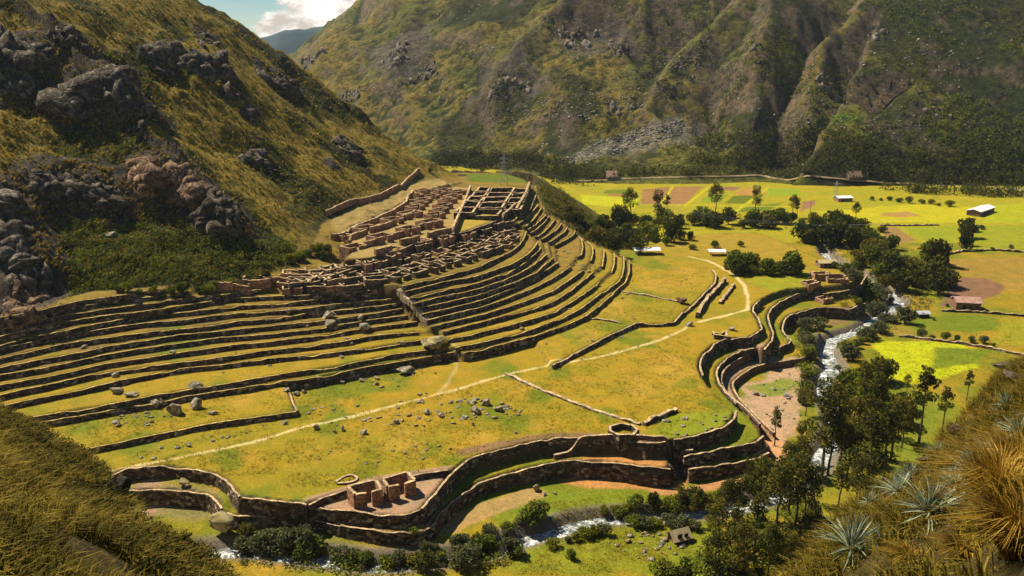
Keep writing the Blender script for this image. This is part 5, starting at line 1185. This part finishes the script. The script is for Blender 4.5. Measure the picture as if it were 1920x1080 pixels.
for a in [(1722,832,674,'tall slender eucalyptus with a bare curved trunk before the bright yellow field',2),(1765,816,716,'thin eucalyptus just right of the one with the bare curved trunk',2),(1540,896,700,'taller left tree of the dark pair overhanging the white river',1),(1552,892,752,'shorter right tree of the dark pair overhanging the river',0),
  (1571,962,850,'eucalyptus with a long bare trunk above the right hand slope'),(1604,946,840,'slim eucalyptus right of the long trunked one'),(1625,932,760,'dark crowned tree in the middle of the right wood'),(1655,905,742,'leaning dark tree at the right of the wood'),(1670,862,730,'dark tree behind the leaning one'),(1690,840,738,'broad dark tree near the yellow field edge'),
  (1638,815,690,'tall tree standing at the left corner of the bright yellow field',0),(1600,850,735,'tree on the river bank left of the yellow field corner'),(1452,836,756,'young thin tree alone on the orange earth',2),(1500,910,812,'tree at the right edge of the orange earth'),(1478,962,820,'olive crowned tree on the orange path'),(1456,1002,842,'slim tree with a forked trunk in the near wood'),
  (1490,990,836,'double trunked black green tree in the near wood',3),(1505,985,860,'right trunk of the black green pair in the near wood',3),(1420,975,860,'dark tree left of the forked one'),(1414,1040,905,'thin dark tree in the dense lower wood'),(1385,985,880,'pointed dark tree left of the near wood',0),(1362,975,892,'tree at the left end of the near wood',3),
  (1345,1030,925,'small tree behind the leaning shelter'),(1392,1075,960,'bushy topped tree at the bottom of the near wood',3),(1440,1078,968,'tree at the bottom of the wood beside the right slope',3),(1340,1085,985,'tree at the bottom edge below the leaning shelter',3),(1478,1075,985,'low dark tree against the right hand slope',1),(1425,930,842,'tree rising over the lowest rubble wall'),(1525,945,860,'tree by the river under the dark pair'),
  (1181,418,357,'dark tree at the left of the yellow fields',3),(1233,432,360,'tall tree in the wooded gorge left of the pair',0),(1250,404,366,'thin tree right of the tall gorge tree',2),(1341,405,348,'thick dark tree standing against the brown fields',3),(1416,408,351,'slender dark tree before the green strip',0),(1486,408,368,'dark tree at the right of the green strip',3),(1494,408,378,'short tree touching the dark tree by the green strip',2),(1604,414,381,'dark conical tree below the white roofed farmhouse',3),
  (1812,752,690,'thin half bare tree on the right meadow'),(1700,602+130,700,'dark tree at the bottom edge of the bright yellow field',3),(1588,900,800,'tree between the river and the right wood',1),(1510,780,720,'tree on the near side of the river opposite the dark pair')]:
    euc(*a[:4], k=a[4] if len(a) > 4 else None)
for a in [(1575,870,770,'slim tree between the river and the wood, nearer one',0),(1615,780,668,'tall slim tree left of the yellow field, by the river',2),(1650,760,672,'tree touching the lower edge of the yellow field',1),(1540,820,745,'small tree on the bank before the pair',2),(1500,860,785,'bright crowned tree between earth and river',0),(1470,905,815,'thin tree at the lower end of the orange earth',2),
  (1435,950,850,'tall tree behind the forked one',0),(1400,925,850,'tree just below the rubble wall end',2),(1380,1040,930,'slender tree in the lower wood centre',0),(1520,1030,925,'tree against the lower right slope',1),(1300,985,915,'young tree at the river bend left of the wood',2),(1275,965,900,'tree over the flat gravel rock',0)]:
    euc(*a[:4], k=a[4])
BU = [('b%d' % i, (lambda i=i: make_bush(400+i, 2.2, 3.4))) for i in range(4)]
MATS = {'deep': ('very dark green', M_DARKW), 'dark': ('dark green', M_BUSH), 'olive': ('grey olive', M_OLIVE), 'lime': ('yellow green', M_LIME), 'euc': ('brownish dark green', M_EUC)}
def bush(u, v, wpx, label, tone='dark', group=None, name='bush', tall=1.0):
    g = at(u, v)[0]
    if np.isnan(g[0]): return
    k = random.randrange(4); s = wpx*g[1]/F/4.4
    return tree(name, g-np.array([0, 0, .3*s]), BU[k][0]+tone, BU[k][1], MATS[tone][1], s, label, 'bush' if name == 'bush' else 'tree', group, s*tall)
def band(pts, n, w0, w1, where, group, tones=('dark',), jit=5, tall=1.0, name='bush', seed=1):
    """bushes along a traced line, named left to right"""
    rs = random.Random(seed); P = np.array(pts, float); d = np.r_[0, np.cumsum(np.hypot(*np.diff(P, axis=0).T))]; q = []
    for i in range(n):
        s = (i+rs.uniform(.2, .8))/n*d[-1]; q.append((np.interp(s, d, P[:, 0])+rs.uniform(-jit, jit)*1.3, np.interp(s, d, P[:, 1])+rs.uniform(-jit, jit)*.9))
    q.sort()
    for i, (u, v) in enumerate(q):
        tn = rs.choice(tones); w_ = rs.uniform(w0*.7, w1*1.25)*(1.45 if name != 'bush' else 1.15)
        bush(u, v, w_, '%s %s, %s from left %s' % (MATS[tn][0], 'tree' if name != 'bush' else 'bush', ordn(i), where), tn, group, name, tall*rs.uniform(.85, 1.2))
band([(430,1030),(520,1040),(600,1052),(700,1062)], 17, 34, 56, 'in the bottom left thicket', 'bottom left thicket', ('dark','lime','olive','euc'), 16, 1.1, seed=2)
band([(720,1075),(800,1062),(880,1050),(960,1030)], 18, 30, 50, 'in the thicket bottom centre', 'bottom centre thicket', ('olive','lime','dark','euc'), 15, 1.0, seed=3)
band([(800,1035),(880,1020),(950,1000),(985,985)], 10, 24, 40, 'along the bank under the orange track', 'bank bushes under the track', ('dark','olive'), 8, seed=4)
band([(985,985),(1010,965)], 3, 40, 52, 'of the dark clump above the river bend', 'dark clump at the bend', ('dark',), 6, seed=5)
band([(1020,1030),(1080,1012),(1140,998)], 7, 14, 26, 'on the meadow side of the river bend', 'small bushes at the bend', ('lime','olive'), 5, seed=6)
band([(1130,965),(1170,962),(1215,958),(1260,955),(1310,950)], 9, 26, 40, 'below the orange earth', 'bushes below the orange earth', ('dark','euc','lime'), 6, 1.2, seed=7)
band([(1290,960),(1350,940),(1400,915),(1450,890)], 10, 28, 44, 'between the wall and the near wood', 'bushes at the wood edge', ('lime','euc','dark'), 8, 1.1, seed=8)
band([(1340,1010),(1420,1020),(1500,1010),(1560,985)], 12, 30, 50, 'in the undergrowth of the near wood', 'near wood undergrowth', ('dark','dark','euc'), 14, seed=9)
band([(1230,1080),(1320,1078),(1420,1080),(1500,1060)], 10, 34, 56, 'at the bottom edge of the wood', 'bottom edge bushes', ('euc','dark','dark'), 14, seed=10)
band([(1500,760),(1515,720),(1505,690),(1520,655),(1500,625),(1545,612)], 14, 20, 34, 'on the near bank of the upper river', 'near bank bushes', ('olive','dark'), 6, seed=11)
band([(1585,680),(1600,650),(1625,640),(1655,620)], 7, 26, 38, 'on the inner side of the upper bend', 'inner bend bushes', ('olive','lime','dark'), 5, seed=12)
band([(1590,720),(1610,760),(1600,800),(1640,700)], 13, 28, 46, 'on the far bank above the right wood', 'far bank trees', ('lime','euc','dark'), 14, 1.3, 'round_tree', seed=13)
band([(1620,870),(1590,830),(1650,800),(1690,780)], 12, 30, 48, 'inside the right wood', 'right wood understorey', ('euc','dark','lime'), 14, 1.2, 'round_tree', seed=14)
band([(1610,560),(1640,590),(1620,545),(1660,600),(1700,600)], 12, 22, 34, 'round the narrow river head', 'river head bushes', ('dark','olive'), 8, seed=15)
band([(1650,530),(1700,540),(1750,545),(1770,520)], 16, 24, 38, 'in the wood right of the river head', 'river head wood', ('deep','dark','euc'), 14, 1.2, 'round_tree', seed=16)
band([(1590,500),(1640,490),(1700,500),(1760,500)], 16, 22, 34, 'in the upper right wood', 'upper right wood', ('deep','euc','dark'), 12, 1.2, 'round_tree', seed=17)
band([(1500,455),(1560,462),(1620,460),(1680,470)], 16, 20, 30, 'in the wood below the farmhouse', 'wood below the farmhouse', ('deep','euc','dark'), 10, 1.2, 'round_tree', seed=18)
band([(1420,418),(1500,425),(1580,430),(1650,440)], 18, 18, 28, 'along the lower edge of the yellow fields', 'field edge wood', ('deep','dark','euc'), 8, 1.1, 'round_tree', seed=19)
band([(1110,415),(1200,425),(1300,425),(1420,425)], 20, 18, 28, 'in the wooded gorge behind the meadow', 'gorge wood', ('deep','dark','euc'), 8, 1.2, 'round_tree', seed=20)
band([(1060,400),(1110,440),(1160,465),(1190,470)], 15, 18, 28, 'on the wooded flank behind the terraces', 'flank wood', ('deep','euc'), 9, 1.1, 'round_tree', seed=21)
band([(1120,430),(1180,448),(1240,455),(1290,448)], 12, 16, 26, 'behind the white canopy', 'trees behind the canopy', ('deep','dark'), 7, 1.2, 'round_tree', seed=22)
band([(1360,510),(1385,508),(1420,512),(1460,513),(1500,512)], 10, 24, 38, 'of the hedge below the tin roof', 'hedge below the tin roof', ('dark','dark','lime'), 5, 1.1, 'round_tree', seed=23)
band([(1810,430),(1812,450),(1806,470)], 5, 14, 24, 'of the clump under the long shed', 'clump under the shed', ('deep',), 3, 1.2, 'round_tree', seed=24)
band([(1625,374),(1680,378),(1740,382),(1790,388)], 9, 9, 15, 'on the far hedge right of the farmhouse', 'far hedge', ('dark','lime'), 2, seed=25)
band([(1715,632),(1760,636),(1815,640),(1870,652)], 7, 9, 16, 'on the field wall above the yellow field', 'field wall bushes', ('dark','olive'), 2, 1.2, seed=26)
band([(215,552),(300,546),(380,550),(440,536),(505,522)], 16, 14, 24, 'in the hedge above the top left terrace', 'hedge above the terraces', ('dark','dark','lime'), 4, seed=30)
band([(505,500),(560,492),(610,480),(640,462)], 10, 14, 24, 'on the green foot of the hill', 'hill foot bushes', ('dark','lime'), 8, seed=31)
for u, v, w_, lb, tn in [(1388,462,17,'lone round tree on the domed meadow','dark'),(1299,468,17,'dark small tree between canopy and shelter','dark'),(1340,464,22,'rounded tree just left of the lean shelter','dark'),(1776,575,10,'round bush left of the brick farmhouse','dark'),(1835,563,11,'round bush at the right end of the farmhouse roof','dark'),
  (1860,470,11,'lone bush in the pale field far right','dark'),(1895,466,13,'bush near the right frame edge in the pale field','dark'),(1070,1048,34,'small dark tree alone on the near meadow','dark'),(1212,420,26,'dark treetop left in the gorge','dark'),(1750,600,10,'tiny tree on the field right of the dark hut','dark'),(775,1002,28,'dark bush growing on the crumbling wall','dark'),
  (905,322,10,'round bush on the green plateau behind the village','dark'),(806,323,13,'dark bush at the end of the hill ridge','dark'),(1840,520-90,13,'small dark bush right of the shed clump','dark')]:
    bush(u, v, w_, lb, tn)
band([(1150,975),(1200,985),(1260,985),(1310,990)], 9, 20, 34, 'on the meadow bank of the lower river', 'meadow bank bushes', ('olive','lime','dark'), 5, seed=40)
band([(1575,690),(1565,730),(1590,790),(1585,840)], 9, 20, 32, 'on the far edge of the upper river', 'far edge bushes', ('olive','dark'), 5, seed=41)
band([(1560,500),(1610,530),(1650,550),(1690,590)], 9, 16, 26, 'hiding the river head', 'bushes hiding the river head', ('olive','dark'), 5, seed=42)
# masses nobody could count
def mass(name, pts, mat, size, per, seed, hs=1.0, leaf=.5):
    rs = np.random.default_rng(seed); cs = []; rr = []
    for g in pts:
        s = size*rs.uniform(.5, 1.25); cs.append((g[0], g[1], g[2]+s*.35*hs)); rr.append(s)
    per_ = per; V = []
    for c, r in zip(cs, rr): pass
    V, Fc = leaves(cs, rr, per_/size**2, leaf*size, seed, .5); return tag(mk(name, V, Fc, mat), kind='stuff')
G_ = march_big(np.vstack([poly_pts([(1080,318),(1300,322),(1560,330),(1920,335),(1920,372),(1700,362),(1560,345),(1300,340),(1090,350),(1060,340)], 620, 21), poly_pts([(1300,260),(1500,240),(1750,290),(1920,220),(1920,330),(1300,318)], 420, 22)]), ALL, 80, 1500)
TRK = at(np.array([1080.,1150,1230,1330,1430,1500,1560,1620,1700,1780,1860,1925]), np.array([339.,336,333,331,328,330,334,338,343,348,352,356]))
TRK = resample(TRK, 4.0); TRK[:, 2] = ALL(TRK[:, 0], TRK[:, 1]); TRK[1:-1, 2] = (TRK[:-2, 2]+TRK[1:-1, 2]+TRK[2:, 2])/3
nn_ = normals2(TRK); tv = np.stack([np.c_[TRK[:, 0]+nn_[:, 0]*s_, TRK[:, 1]+nn_[:, 1]*s_, TRK[:, 2]+dz_] for s_, dz_ in ((-1.7, -.5), (-1.4, .35), (1.4, .35), (1.7, -.5))], 1)
M_TRK = plain_mat('track_earth', (.24,.17,.09), (.38,.29,.16), .95, .3); tag(mk('mountain_track', tv.reshape(-1, 3), grid_faces(len(TRK), 4), M_TRK), kind='structure')
dT = dseg(G_[:, 0], G_[:, 1], TRK[:, :2]); yT = np.interp(G_[:, 0], TRK[:, 0], TRK[:, 1]); G_ = G_[~((dT < 15) & (G_[:, 1] < yT+2))]
mass('foothill_woods', G_, M_DARKW, 4.8, 60, 23, leaf=.16)
G_ = march_big(poly_pts([(815,290),(900,285),(1000,292),(1070,310),(1080,345),(1035,345),(1000,320),(880,318),(815,315)], 330, 24), ALL, 80, 1500)
mass('dark_woods', G_, M_DARKW, 4.2, 60, 25, 1.6, leaf=.15)
G_ = march_big(poly_pts([(1010,345),(1050,350),(1090,395),(1140,430),(1190,470),(1150,470),(1100,450),(1060,420),(1035,398),(1012,365)], 420, 26), ALL, 80, 900)
thick = [([(1080,395),(1420,405),(1650,430),(1640,445),(1400,432),(1100,425)], 420), ([(1500,445),(1690,460),(1770,500),(1785,545),(1700,610),(1660,560),(1600,500)], 520), ([(1585,690),(1650,660),(1700,760),(1690,850),(1600,900),(1575,800)], 380), ([(1330,940),(1450,880),(1520,880),(1540,980),(1480,1080),(1250,1080),(1330,1010)], 420),
    ([(430,1015),(700,1050),(960,1015),(960,1060),(700,1080),(450,1060)], 300), ([(1495,600),(1530,640),(1520,760),(1490,740)], 120), ([(1560,560),(1640,540),(1680,620),(1640,640),(1600,600)], 140)]
T_ = march_big(np.vstack([poly_pts(p_, n_, 200+i_) for i_, (p_, n_) in enumerate(thick)]), ALL, 80, 900)
T_ = T_[dseg(T_[:, 0], T_[:, 1], RIV[:, :2]) > 3.0]
kt = vn(T_[:, 0]/8, T_[:, 1]/8, 99) > .5
mass('riverside_undergrowth', T_[kt], M_BUSH, 1.15, 34, 210, leaf=.22); mass('riverside_undergrowth', T_[~kt], M_OLIVE, .95, 30, 211, leaf=.24)
mass('thicket', G_, M_EUC, 1.7, 40, 27, leaf=.2)
G_ = march_big(np.vstack([poly_pts([(500,0),(1500,0),(1920,0),(1920,330),(1300,320),(820,300),(760,270),(560,100)], 4200, 28), poly_pts([(1480,0),(1600,0),(1520,150),(1560,300),(1300,310),(1380,150)], 1500, 29), poly_pts([(1800,120),(1920,60),(1920,330),(1700,320)], 900, 30)]), MG, 560, 1700)
kk = vn(G_[:, 0]/30, G_[:, 1]/30, 150) > .42
mass('mountain_scrub', G_[kk], M_BUSH, 2.1, 15, 31, leaf=.32)
G_ = march_big(np.vstack([poly_pts([(80,380),(300,430),(480,440),(620,430),(640,470),(560,505),(430,530),(150,550),(80,620),(90,500)], 2200, 32), poly_pts([(0,0),(360,0),(820,310),(640,400),(500,440),(0,420)], 3800, 33)]), ALL, 80, 560)
G_ = G_[(G_[:, 2] > 17)]
jj = np.clip(np.searchsorted(GY, G_[:, 1])-1, 0, len(GY)-1); ii = np.clip(np.searchsorted(GX, G_[:, 0])-1, 0, len(GX)-1); bm_ = BG[jj, ii]  # scrub also follows the painted outcrop shade
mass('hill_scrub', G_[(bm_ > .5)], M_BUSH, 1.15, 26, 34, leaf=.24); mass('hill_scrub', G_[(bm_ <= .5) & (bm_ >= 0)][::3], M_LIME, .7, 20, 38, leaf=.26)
# dry grass tufts on the hill
def tufts(name, pts, mat, n_bl, L0, wd, seed, lean=(.5, .0), spread=.35):
    rs = np.random.default_rng(seed); n = len(pts); P = np.repeat(np.asarray(pts), n_bl, 0); M = len(P)
    a = rs.uniform(0, 6.28, M); r0 = rs.uniform(0, spread, M); L_ = L0*rs.uniform(.5, 1.2, M); k = rs.uniform(.15, .9, M)
    d = np.stack([np.cos(a), np.sin(a)], -1)*k[:, None]+np.array(lean)*.5
    b0 = P+np.stack([np.cos(a)*r0, np.sin(a)*r0, -.05+0*a], -1)
    m1 = b0+np.stack([d[:, 0]*L_*.35, d[:, 1]*L_*.35, L_*.62], -1); tp = b0+np.stack([d[:, 0]*L_*.95, d[:, 1]*L_*.95, L_*(.95-.35*k)], -1)
    sd_v = np.stack([-np.sin(a), np.cos(a), 0*a], -1)*(wd*rs.uniform(.6, 1.3, M))[:, None]
    V = np.stack([b0-sd_v, b0+sd_v, m1+sd_v*.75, m1-sd_v*.75, tp+sd_v*.12, tp-sd_v*.12], 1).reshape(-1, 3); i = np.arange(M)*6
    Fc = np.concatenate([np.stack([i, i+1, i+2, i+3], -1), np.stack([i+3, i+2, i+4, i+5], -1)])
    return mk(name, V, Fc, mat)
M_STRAW = leaf_mat('dry_grass', (.10,.070,.010), (.24,.165,.018), (.44,.33,.05)); M_STRAW2 = leaf_mat('slope_grass', (.045,.045,.006), (.15,.115,.012), (.38,.27,.04))
G_ = march_big(poly_pts([(0,0),(360,0),(500,70),(640,175),(820,310),(700,380),(500,440),(420,520),(150,545),(0,420)], 5200, 35), ALL, 80, 560)
G_ = G_[G_[:, 2] > 17]
tag(tufts('hill_grass', G_, M_STRAW, 7, .95, .16, 36), kind='stuff')

q = np.vstack([poly_pts([(200,880),(560,800),(900,715),(1280,620),(1370,760),(1240,825),(1060,818),(850,870),(640,910),(450,920)], 6000, 220), poly_pts([(60,800),(560,720),(850,680),(560,795),(200,870)], 2000, 221), poly_pts([(1040,680),(1180,500),(1330,500),(1280,600)], 1500, 222), poly_pts([(1000,940),(1300,925),(1300,1070),(960,1080),(1060,1000)], 1800, 223), poly_pts([(1640,640),(1900,600),(1900,700),(1700,720)], 900, 224)])
G_ = march_big(q, HG, 80, 600); kk = vn(G_[:, 0]/5, G_[:, 1]/5, 230) > .30
M_PLAIN = leaf_mat('meadow_tufts', (.13,.12,.008), (.25,.19,.010), (.38,.27,.02))
tag(tufts('meadow_grass', G_[kk], M_PLAIN, 9, .24, .06, 225, spread=.6), kind='stuff')
# ------------------------------------------------------------------ the viewer's own hillside, left and right of the gap
def fitplane(rows):
    P = np.array([PD(u, v, d) for u, v, d in rows]); A = np.c_[np.ones(len(P)), P[:, 0], P[:, 1]]; return np.linalg.lstsq(A, P[:, 2], rcond=None)[0]
def near_slope(rows, sil, xr, yr, step, seed, drop, amp):
    k = fitplane(rows); f0 = lambda x, y: k[0]+k[1]*x+k[2]*y
    S = np.array(sil, float); Pm = march(S[:, 0], S[:, 1], f0, 3, 120, 500); ok = ~np.isnan(Pm[:, 0]); ph = Pm[ok, 0]/Pm[ok, 1]; ys = Pm[ok, 1]; o_ = np.argsort(ph); ph = ph[o_]; ys = ys[o_]
    print('near', np.round(ph, 2), np.round(ys, 1))
    def f(x, y):
        e = np.clip(y-np.interp(x/np.maximum(y, .5), ph, ys), 0, None); rough_ = fbm(x/1.6, y/1.6, seed, 4)*amp+fbm(x/5, y/5, seed+1, 2)*amp*1.2
        return np.minimum(f0(x, y), 76.0)+rough_-drop*e
    gx = np.arange(xr[0], xr[1]+step, step); gy = np.arange(-14, yr[1]+step, step); a, b_ = np.meshgrid(gx, gy); z = f(a, b_)
    return f, a, b_, z, (ph, ys)
M_NEAR, t, b = MAT('near_slope_soil'); p = pos(t)
c = ramp(t, noise(t, 1.4, 6, .7, p), [(.34, (.018,.014,.006)), (.5, (.055,.040,.010)), (.66, (.12,.085,.02))]); t.links.new(c, b.inputs['Base Color']); t.links.new(bump(t, noise(t, 6, 5, .7, p), .15), b.inputs['Normal'])
LS = [(-80,700),(0,774),(60,802),(105,832),(150,862),(188,888),(215,917),(248,955),(262,988),(330,1014),(370,1046),(410,1076),(440,1110),(520,1200)]
RS = [(1990,640),(1940,674),(1905,684),(1885,695),(1868,712),(1840,752),(1790,805),(1740,855),(1690,890),(1640,925),(1600,955),(1560,990),(1520,1035),(1470,1085),(1430,1130),(1380,1200)]
fl_, a1, b1, z1, sl1 = near_slope([(0,790,44),(0,1080,15),(380,1080,26)], LS, (-50, 6), (4, 62), .3, 500, 1.15, .7)
fr_, a2, b2, z2, sl2 = near_slope([(1900,700,34),(1920,1080,8),(1500,1080,19)], RS, (-2, 40), (3, 46), .22, 520, 1.3, .45)
for nm_, a, b_, z in (('left_hillside', a1, b1, z1), ('right_hillside', a2, b2, z2)):
    z = np.where(z < -12, -12, z); o = mk(nm_, np.stack([a.ravel(), b_.ravel(), z.ravel()], -1), grid_faces(*a.shape), M_NEAR, smooth=True); tag(o, kind='structure')
def near_pts(f, sl, n, xr, yr, seed, over=1.03):
    rs = np.random.default_rng(seed); x = rs.uniform(*xr, n); y = yr[0]+(yr[1]-yr[0])*rs.random(n)**.8; ph, ys = sl; lim = np.interp(x/y, ph, ys)
    z = f(x, y); dcam = np.sqrt(x*x+y*y); k = (y < lim*over) & (x/y > ph[0]-.45) & (x/y < ph[-1]+.45)
    # only where it lies in or near the field of view
    sy = (z-CH)/y; k &= (sy > -1.0) & (abs(x/y) < 1.15) & (dcam > 5)
    return np.stack([x, y, z], -1)[k]
def near_at(u, v, f): return march([u], [v], f, 3, 120, 600)[0]
PL_ = near_pts(fl_, sl1, 42000, (-56, 2), (7, 60), 61); PR_ = near_pts(fr_, sl2, 32000, (1, 44), (4, 42), 62)
kl = vn(PL_[:, 0]/2.2, PL_[:, 1]/2.2, 7) > .24; kr = vn(PR_[:, 0]/1.6, PR_[:, 1]/1.6, 8) > .33
M_LEFT = leaf_mat('shaded_brow_grass', (.022,.022,.003), (.10,.078,.009), (.34,.25,.035))  # darker copy of the slope grass, shade put into its colour
tag(tufts('slope_grass', PL_[kl], M_LEFT, 13, .75, .020, 63, (.5, -.3), .3), kind='stuff')
for (rx, ry) in [(1888,712),(1790,825),(1735,868),(1826,790),(1700,893)]:
    q_ = near_at(rx, ry, fr_)
    if np.isnan(q_[0]): print('nan rock', rx, ry); continue
    PR_ = PR_[np.hypot(PR_[:, 0]-q_[0], (PR_[:, 1]-q_[1]+.6)*.6) > .55]
kr = vn(PR_[:, 0]/1.6, PR_[:, 1]/1.6, 8) > .33
tag(tufts('slope_grass', PR_[kr], M_STRAW2, 13, .5, .014, 64, (-.5, -.3), .22), kind='stuff')
M_WEED = leaf_mat('weed_leaves', (.018,.020,.005), (.045,.042,.008), (.12,.09,.014))
kl = vn(PL_[:, 0]/3.5+9, PL_[:, 1]/3.5, 17) > .5; kr = vn(PR_[:, 0]/2.5+9, PR_[:, 1]/2.5, 18) > .50
edge = PL_[(PL_[:, 1] > .66*np.interp(PL_[:, 0]/PL_[:, 1], *sl1))][:2600]
V, Fc = leaves(edge+np.array([0, 0, .3]), [.55]*len(edge), 90, .08, 73); tag(mk('brow_scrub', V, Fc, M_WEED), kind='stuff')
V, Fc = leaves(PL_[kl][:2600]+np.array([0, 0, .16]), [.42]*2600, 190, .055, 71); tag(mk('slope_undergrowth', V, Fc, M_WEED), kind='stuff')
V, Fc = leaves(PR_[kr][:2600]+np.array([0, 0, .05]), [.26]*2600, 300, .035, 72); tag(mk('slope_undergrowth', V, Fc, M_WEED), kind='stuff')
# dark shrubs on the left brow
for i, (u, v, w_) in enumerate([(110,850,50),(150,885,56),(195,905,50),(215,940,50),(170,945,60),(120,900,60),(245,985,40),(60,830,44),(280,1020,34),(350,1055,34)]):
    g = near_at(u, v, fl_); s = w_*g[1]/F/4.4
    k = BU[i % 4]; tree('shrub', g-np.array([0, 0, .12]), 'n'+k[0], (lambda i=i: make_bush(600+i, 2.2, 2.6)), M_WEED, s, 'dark shrub on the brow of the near left slope, %s from the left' % ordn([1,3,6,7,5,2,8,0,9,10][i]), 'shrub', 'shrubs on the left brow')
# agaves with long stiff grey leaves
M_AG = leaf_mat('agave_leaf', (.09,.11,.065), (.23,.27,.17), (.48,.53,.38))
def agave_mesh(seed, n=85):
    rs = random.Random(seed); m_ = MB()
    for i in range(n):
        a = rs.uniform(0, 6.28); e = rs.uniform(.05, 1.35); L_ = rs.uniform(.6, 1.0); w_ = .026; d = Vector((math.cos(a)*math.cos(e), math.sin(a)*math.cos(e), math.sin(e))); s = Vector((-math.sin(a), math.cos(a), 0)); pr = None; vs = []
        for j, (t_, ww) in enumerate(((0, 1.0), (.35, 1.1), (.7, .75), (1.0, .08))):
            c_ = d*L_*t_+Vector((0, 0, -.28*t_*t_*(1-.5*e))); vs += [c_-s*w_*ww, c_+Vector((0, 0, -.012)), c_+s*w_*ww]
        fs = []
        for j in range(3):
            fs += [(j*3, j*3+1, j*3+4, j*3+3), (j*3+1, j*3+2, j*3+5, j*3+4)]
        m_.add(vs, fs)
    return mk('agave', m_.v, m_.f, M_AG, link=False).data
AG = [agave_mesh(i) for i in range(4)]
AGP = [(1735,990,62,'largest spiky grey agave, in the middle of the near right slope'),(1680,940,36,'agave on the brow directly above the largest one'),(1590,1058,62,'broad agave at the bottom of the slope, far left of its row'),(1700,902,24,'agave on the upper brow beside a dark stone'),(1790,930,36,'agave in the diagonal row right of the largest'),(1812,905,38,'second agave up the diagonal row'),
 (1838,880,36,'third agave up the diagonal row'),(1855,862,26,'topmost agave of the diagonal row'),(1640,1030,26,'small pale agave left of the largest one'),(1545,1000,24,'small agave on the lower brow'),(1885,772,22,'pale agave high at the right edge'),(1822,768,22,'agave on the skyline of the near slope'),(1905,830,34,'agave at the right frame edge'),(1752,860,22,'agave half hidden behind the brow stones'),(1630,955,22,'small agave at the brow over the long trunked tree'),(1915,905,30,'lower agave at the right frame edge')]
for i, (u, v, r_, lb) in enumerate(AGP):
    g = near_at(u, v, fr_)
    if np.isnan(g[0]): continue
    o = bpy.data.objects.new('agave_plant', AG[i % 4]); COL.objects.link(o); s = r_*g[1]/F*1.75; o.location = (g[0], g[1], g[2]+s*.36); o.scale = (s, s, s); o.rotation_euler = (random.uniform(.15, .45), random.uniform(-.35, -.05), random.uniform(0, 6.28)); tag(o, lb, 'agave', 'agaves of the near slope')
# big drooping grass clumps
M_TUS = leaf_mat('tussock_blades', (.12,.065,.008), (.34,.20,.02), (.66,.46,.11))
for i, (u, v, r_, lb) in enumerate([(1862,960,80,'big golden tussock fanning out near the right edge'),(1900,1050,90,'huge hanging straw tussock in the bottom right corner'),(1905,905,60,'upright reddish gold tussock at the right edge'),(1800,1050,50,'dark tussock left of the bottom corner'),(1700,1062,44,'low orange tussock on the bottom edge'),(1580,925,24,'small tussock on the brow behind the agave'),(1838,800,30,'rusty tussock just under the skyline')]):
    g = near_at(u, v, fr_)
    if np.isnan(g[0]): continue
    s = r_*g[1]/F; o = tufts('grass_tussock', [g+np.array([0, 0, s*.15])], M_TUS, 620, s*(2.1 if i < 3 else 1.3), .008*max(1, s/.5), 90+i, (-.75, -.35), s*.28); tag(o, lb, 'tussock', 'tussocks of the near slope')
def near_rock(u, v, w_, h_, lb, mat, f=fr_):
    g = near_at(u, v, f)
    while np.isnan(g[0]) and v < 1000: v += 6; g = near_at(u, v, f)
    s = g[1]/F; o = bpy.data.objects.new('boulder', rock_mesh(mat.name, int(u) % 97, 3, mat)); COL.objects.link(o)
    o.location = (g[0], g[1], g[2]+h_*s*.35); o.scale = (w_*s/2*1.3, w_*s/2*.9, h_*s/2*1.5); o.rotation_euler = (0, .25, random.uniform(-.4, .4)); tag(o, lb, 'boulder')
M_NR = rock_mat('near_brown_rock', (.05,.035,.025), (.14,.10,.07), (.32,.25,.19), .5, 6)
near_rock(1888, 700, 84, 34, 'pale ledge of rock sticking out at the top of the near right slope', M_NR); near_rock(1900, 715, 60, 30, 'dark rock under the pale ledge of the near slope', M_NR)
near_rock(1790, 812, 36, 30, 'brown rock on the brow of the near right slope', M_NR); near_rock(1735, 868, 40, 22, 'stone heap on the brow under the skyline', M_NR); near_rock(1700, 893, 26, 16, 'small brow stone above the largest agave', M_NR); near_rock(1826, 790, 34, 24, 'dark brow rock right of the skyline agave', M_NR)
near_rock(228, 930, 46, 60, 'dark rock face at the end of the near left brow', M_CLIFF, fl_)

# pale step stones jutting from the terrace walls
for i, (u, v) in enumerate([(117,643),(129,640),(124,675),(134,672),(127,690),(139,687),(129,702),(141,699),(504,651),(443,662),(304,665),(585,586),(592,584)]):
    g = at(u, v)[0]; o = bpy.data.objects.new('step_stone', STN[2]); COL.objects.link(o); o.location = (g[0], g[1]-.35, g[2]+.2); o.scale = (.14, .3, .5)
    tag(o, 'pale upright step stone on the left terraces, %s counted along' % ordn(i), 'step stone', 'step stones of the terraces')
# ------------------------------------------------------------------ air
hz = MB(); hz.box((0, 1450, 400), (4200, 3500, 830)); hzo = hz.build('haze', None); tag(hzo, kind='stuff')
m = bpy.data.materials.new('thin_air'); m.use_nodes = True; t = m.node_tree; t.nodes.clear()
o_ = N(t, 'ShaderNodeOutputMaterial'); pv = N(t, 'ShaderNodeVolumePrincipled', inp={'Density': 0.000045, 'Anisotropy': 0.2}); pv.inputs['Color'].default_value = (.72, .86, 1.0, 1)
t.links.new(pv.outputs[0], o_.inputs['Volume']); hzo.data.materials.append(m)
SC.cycles.volume_bounces = 0
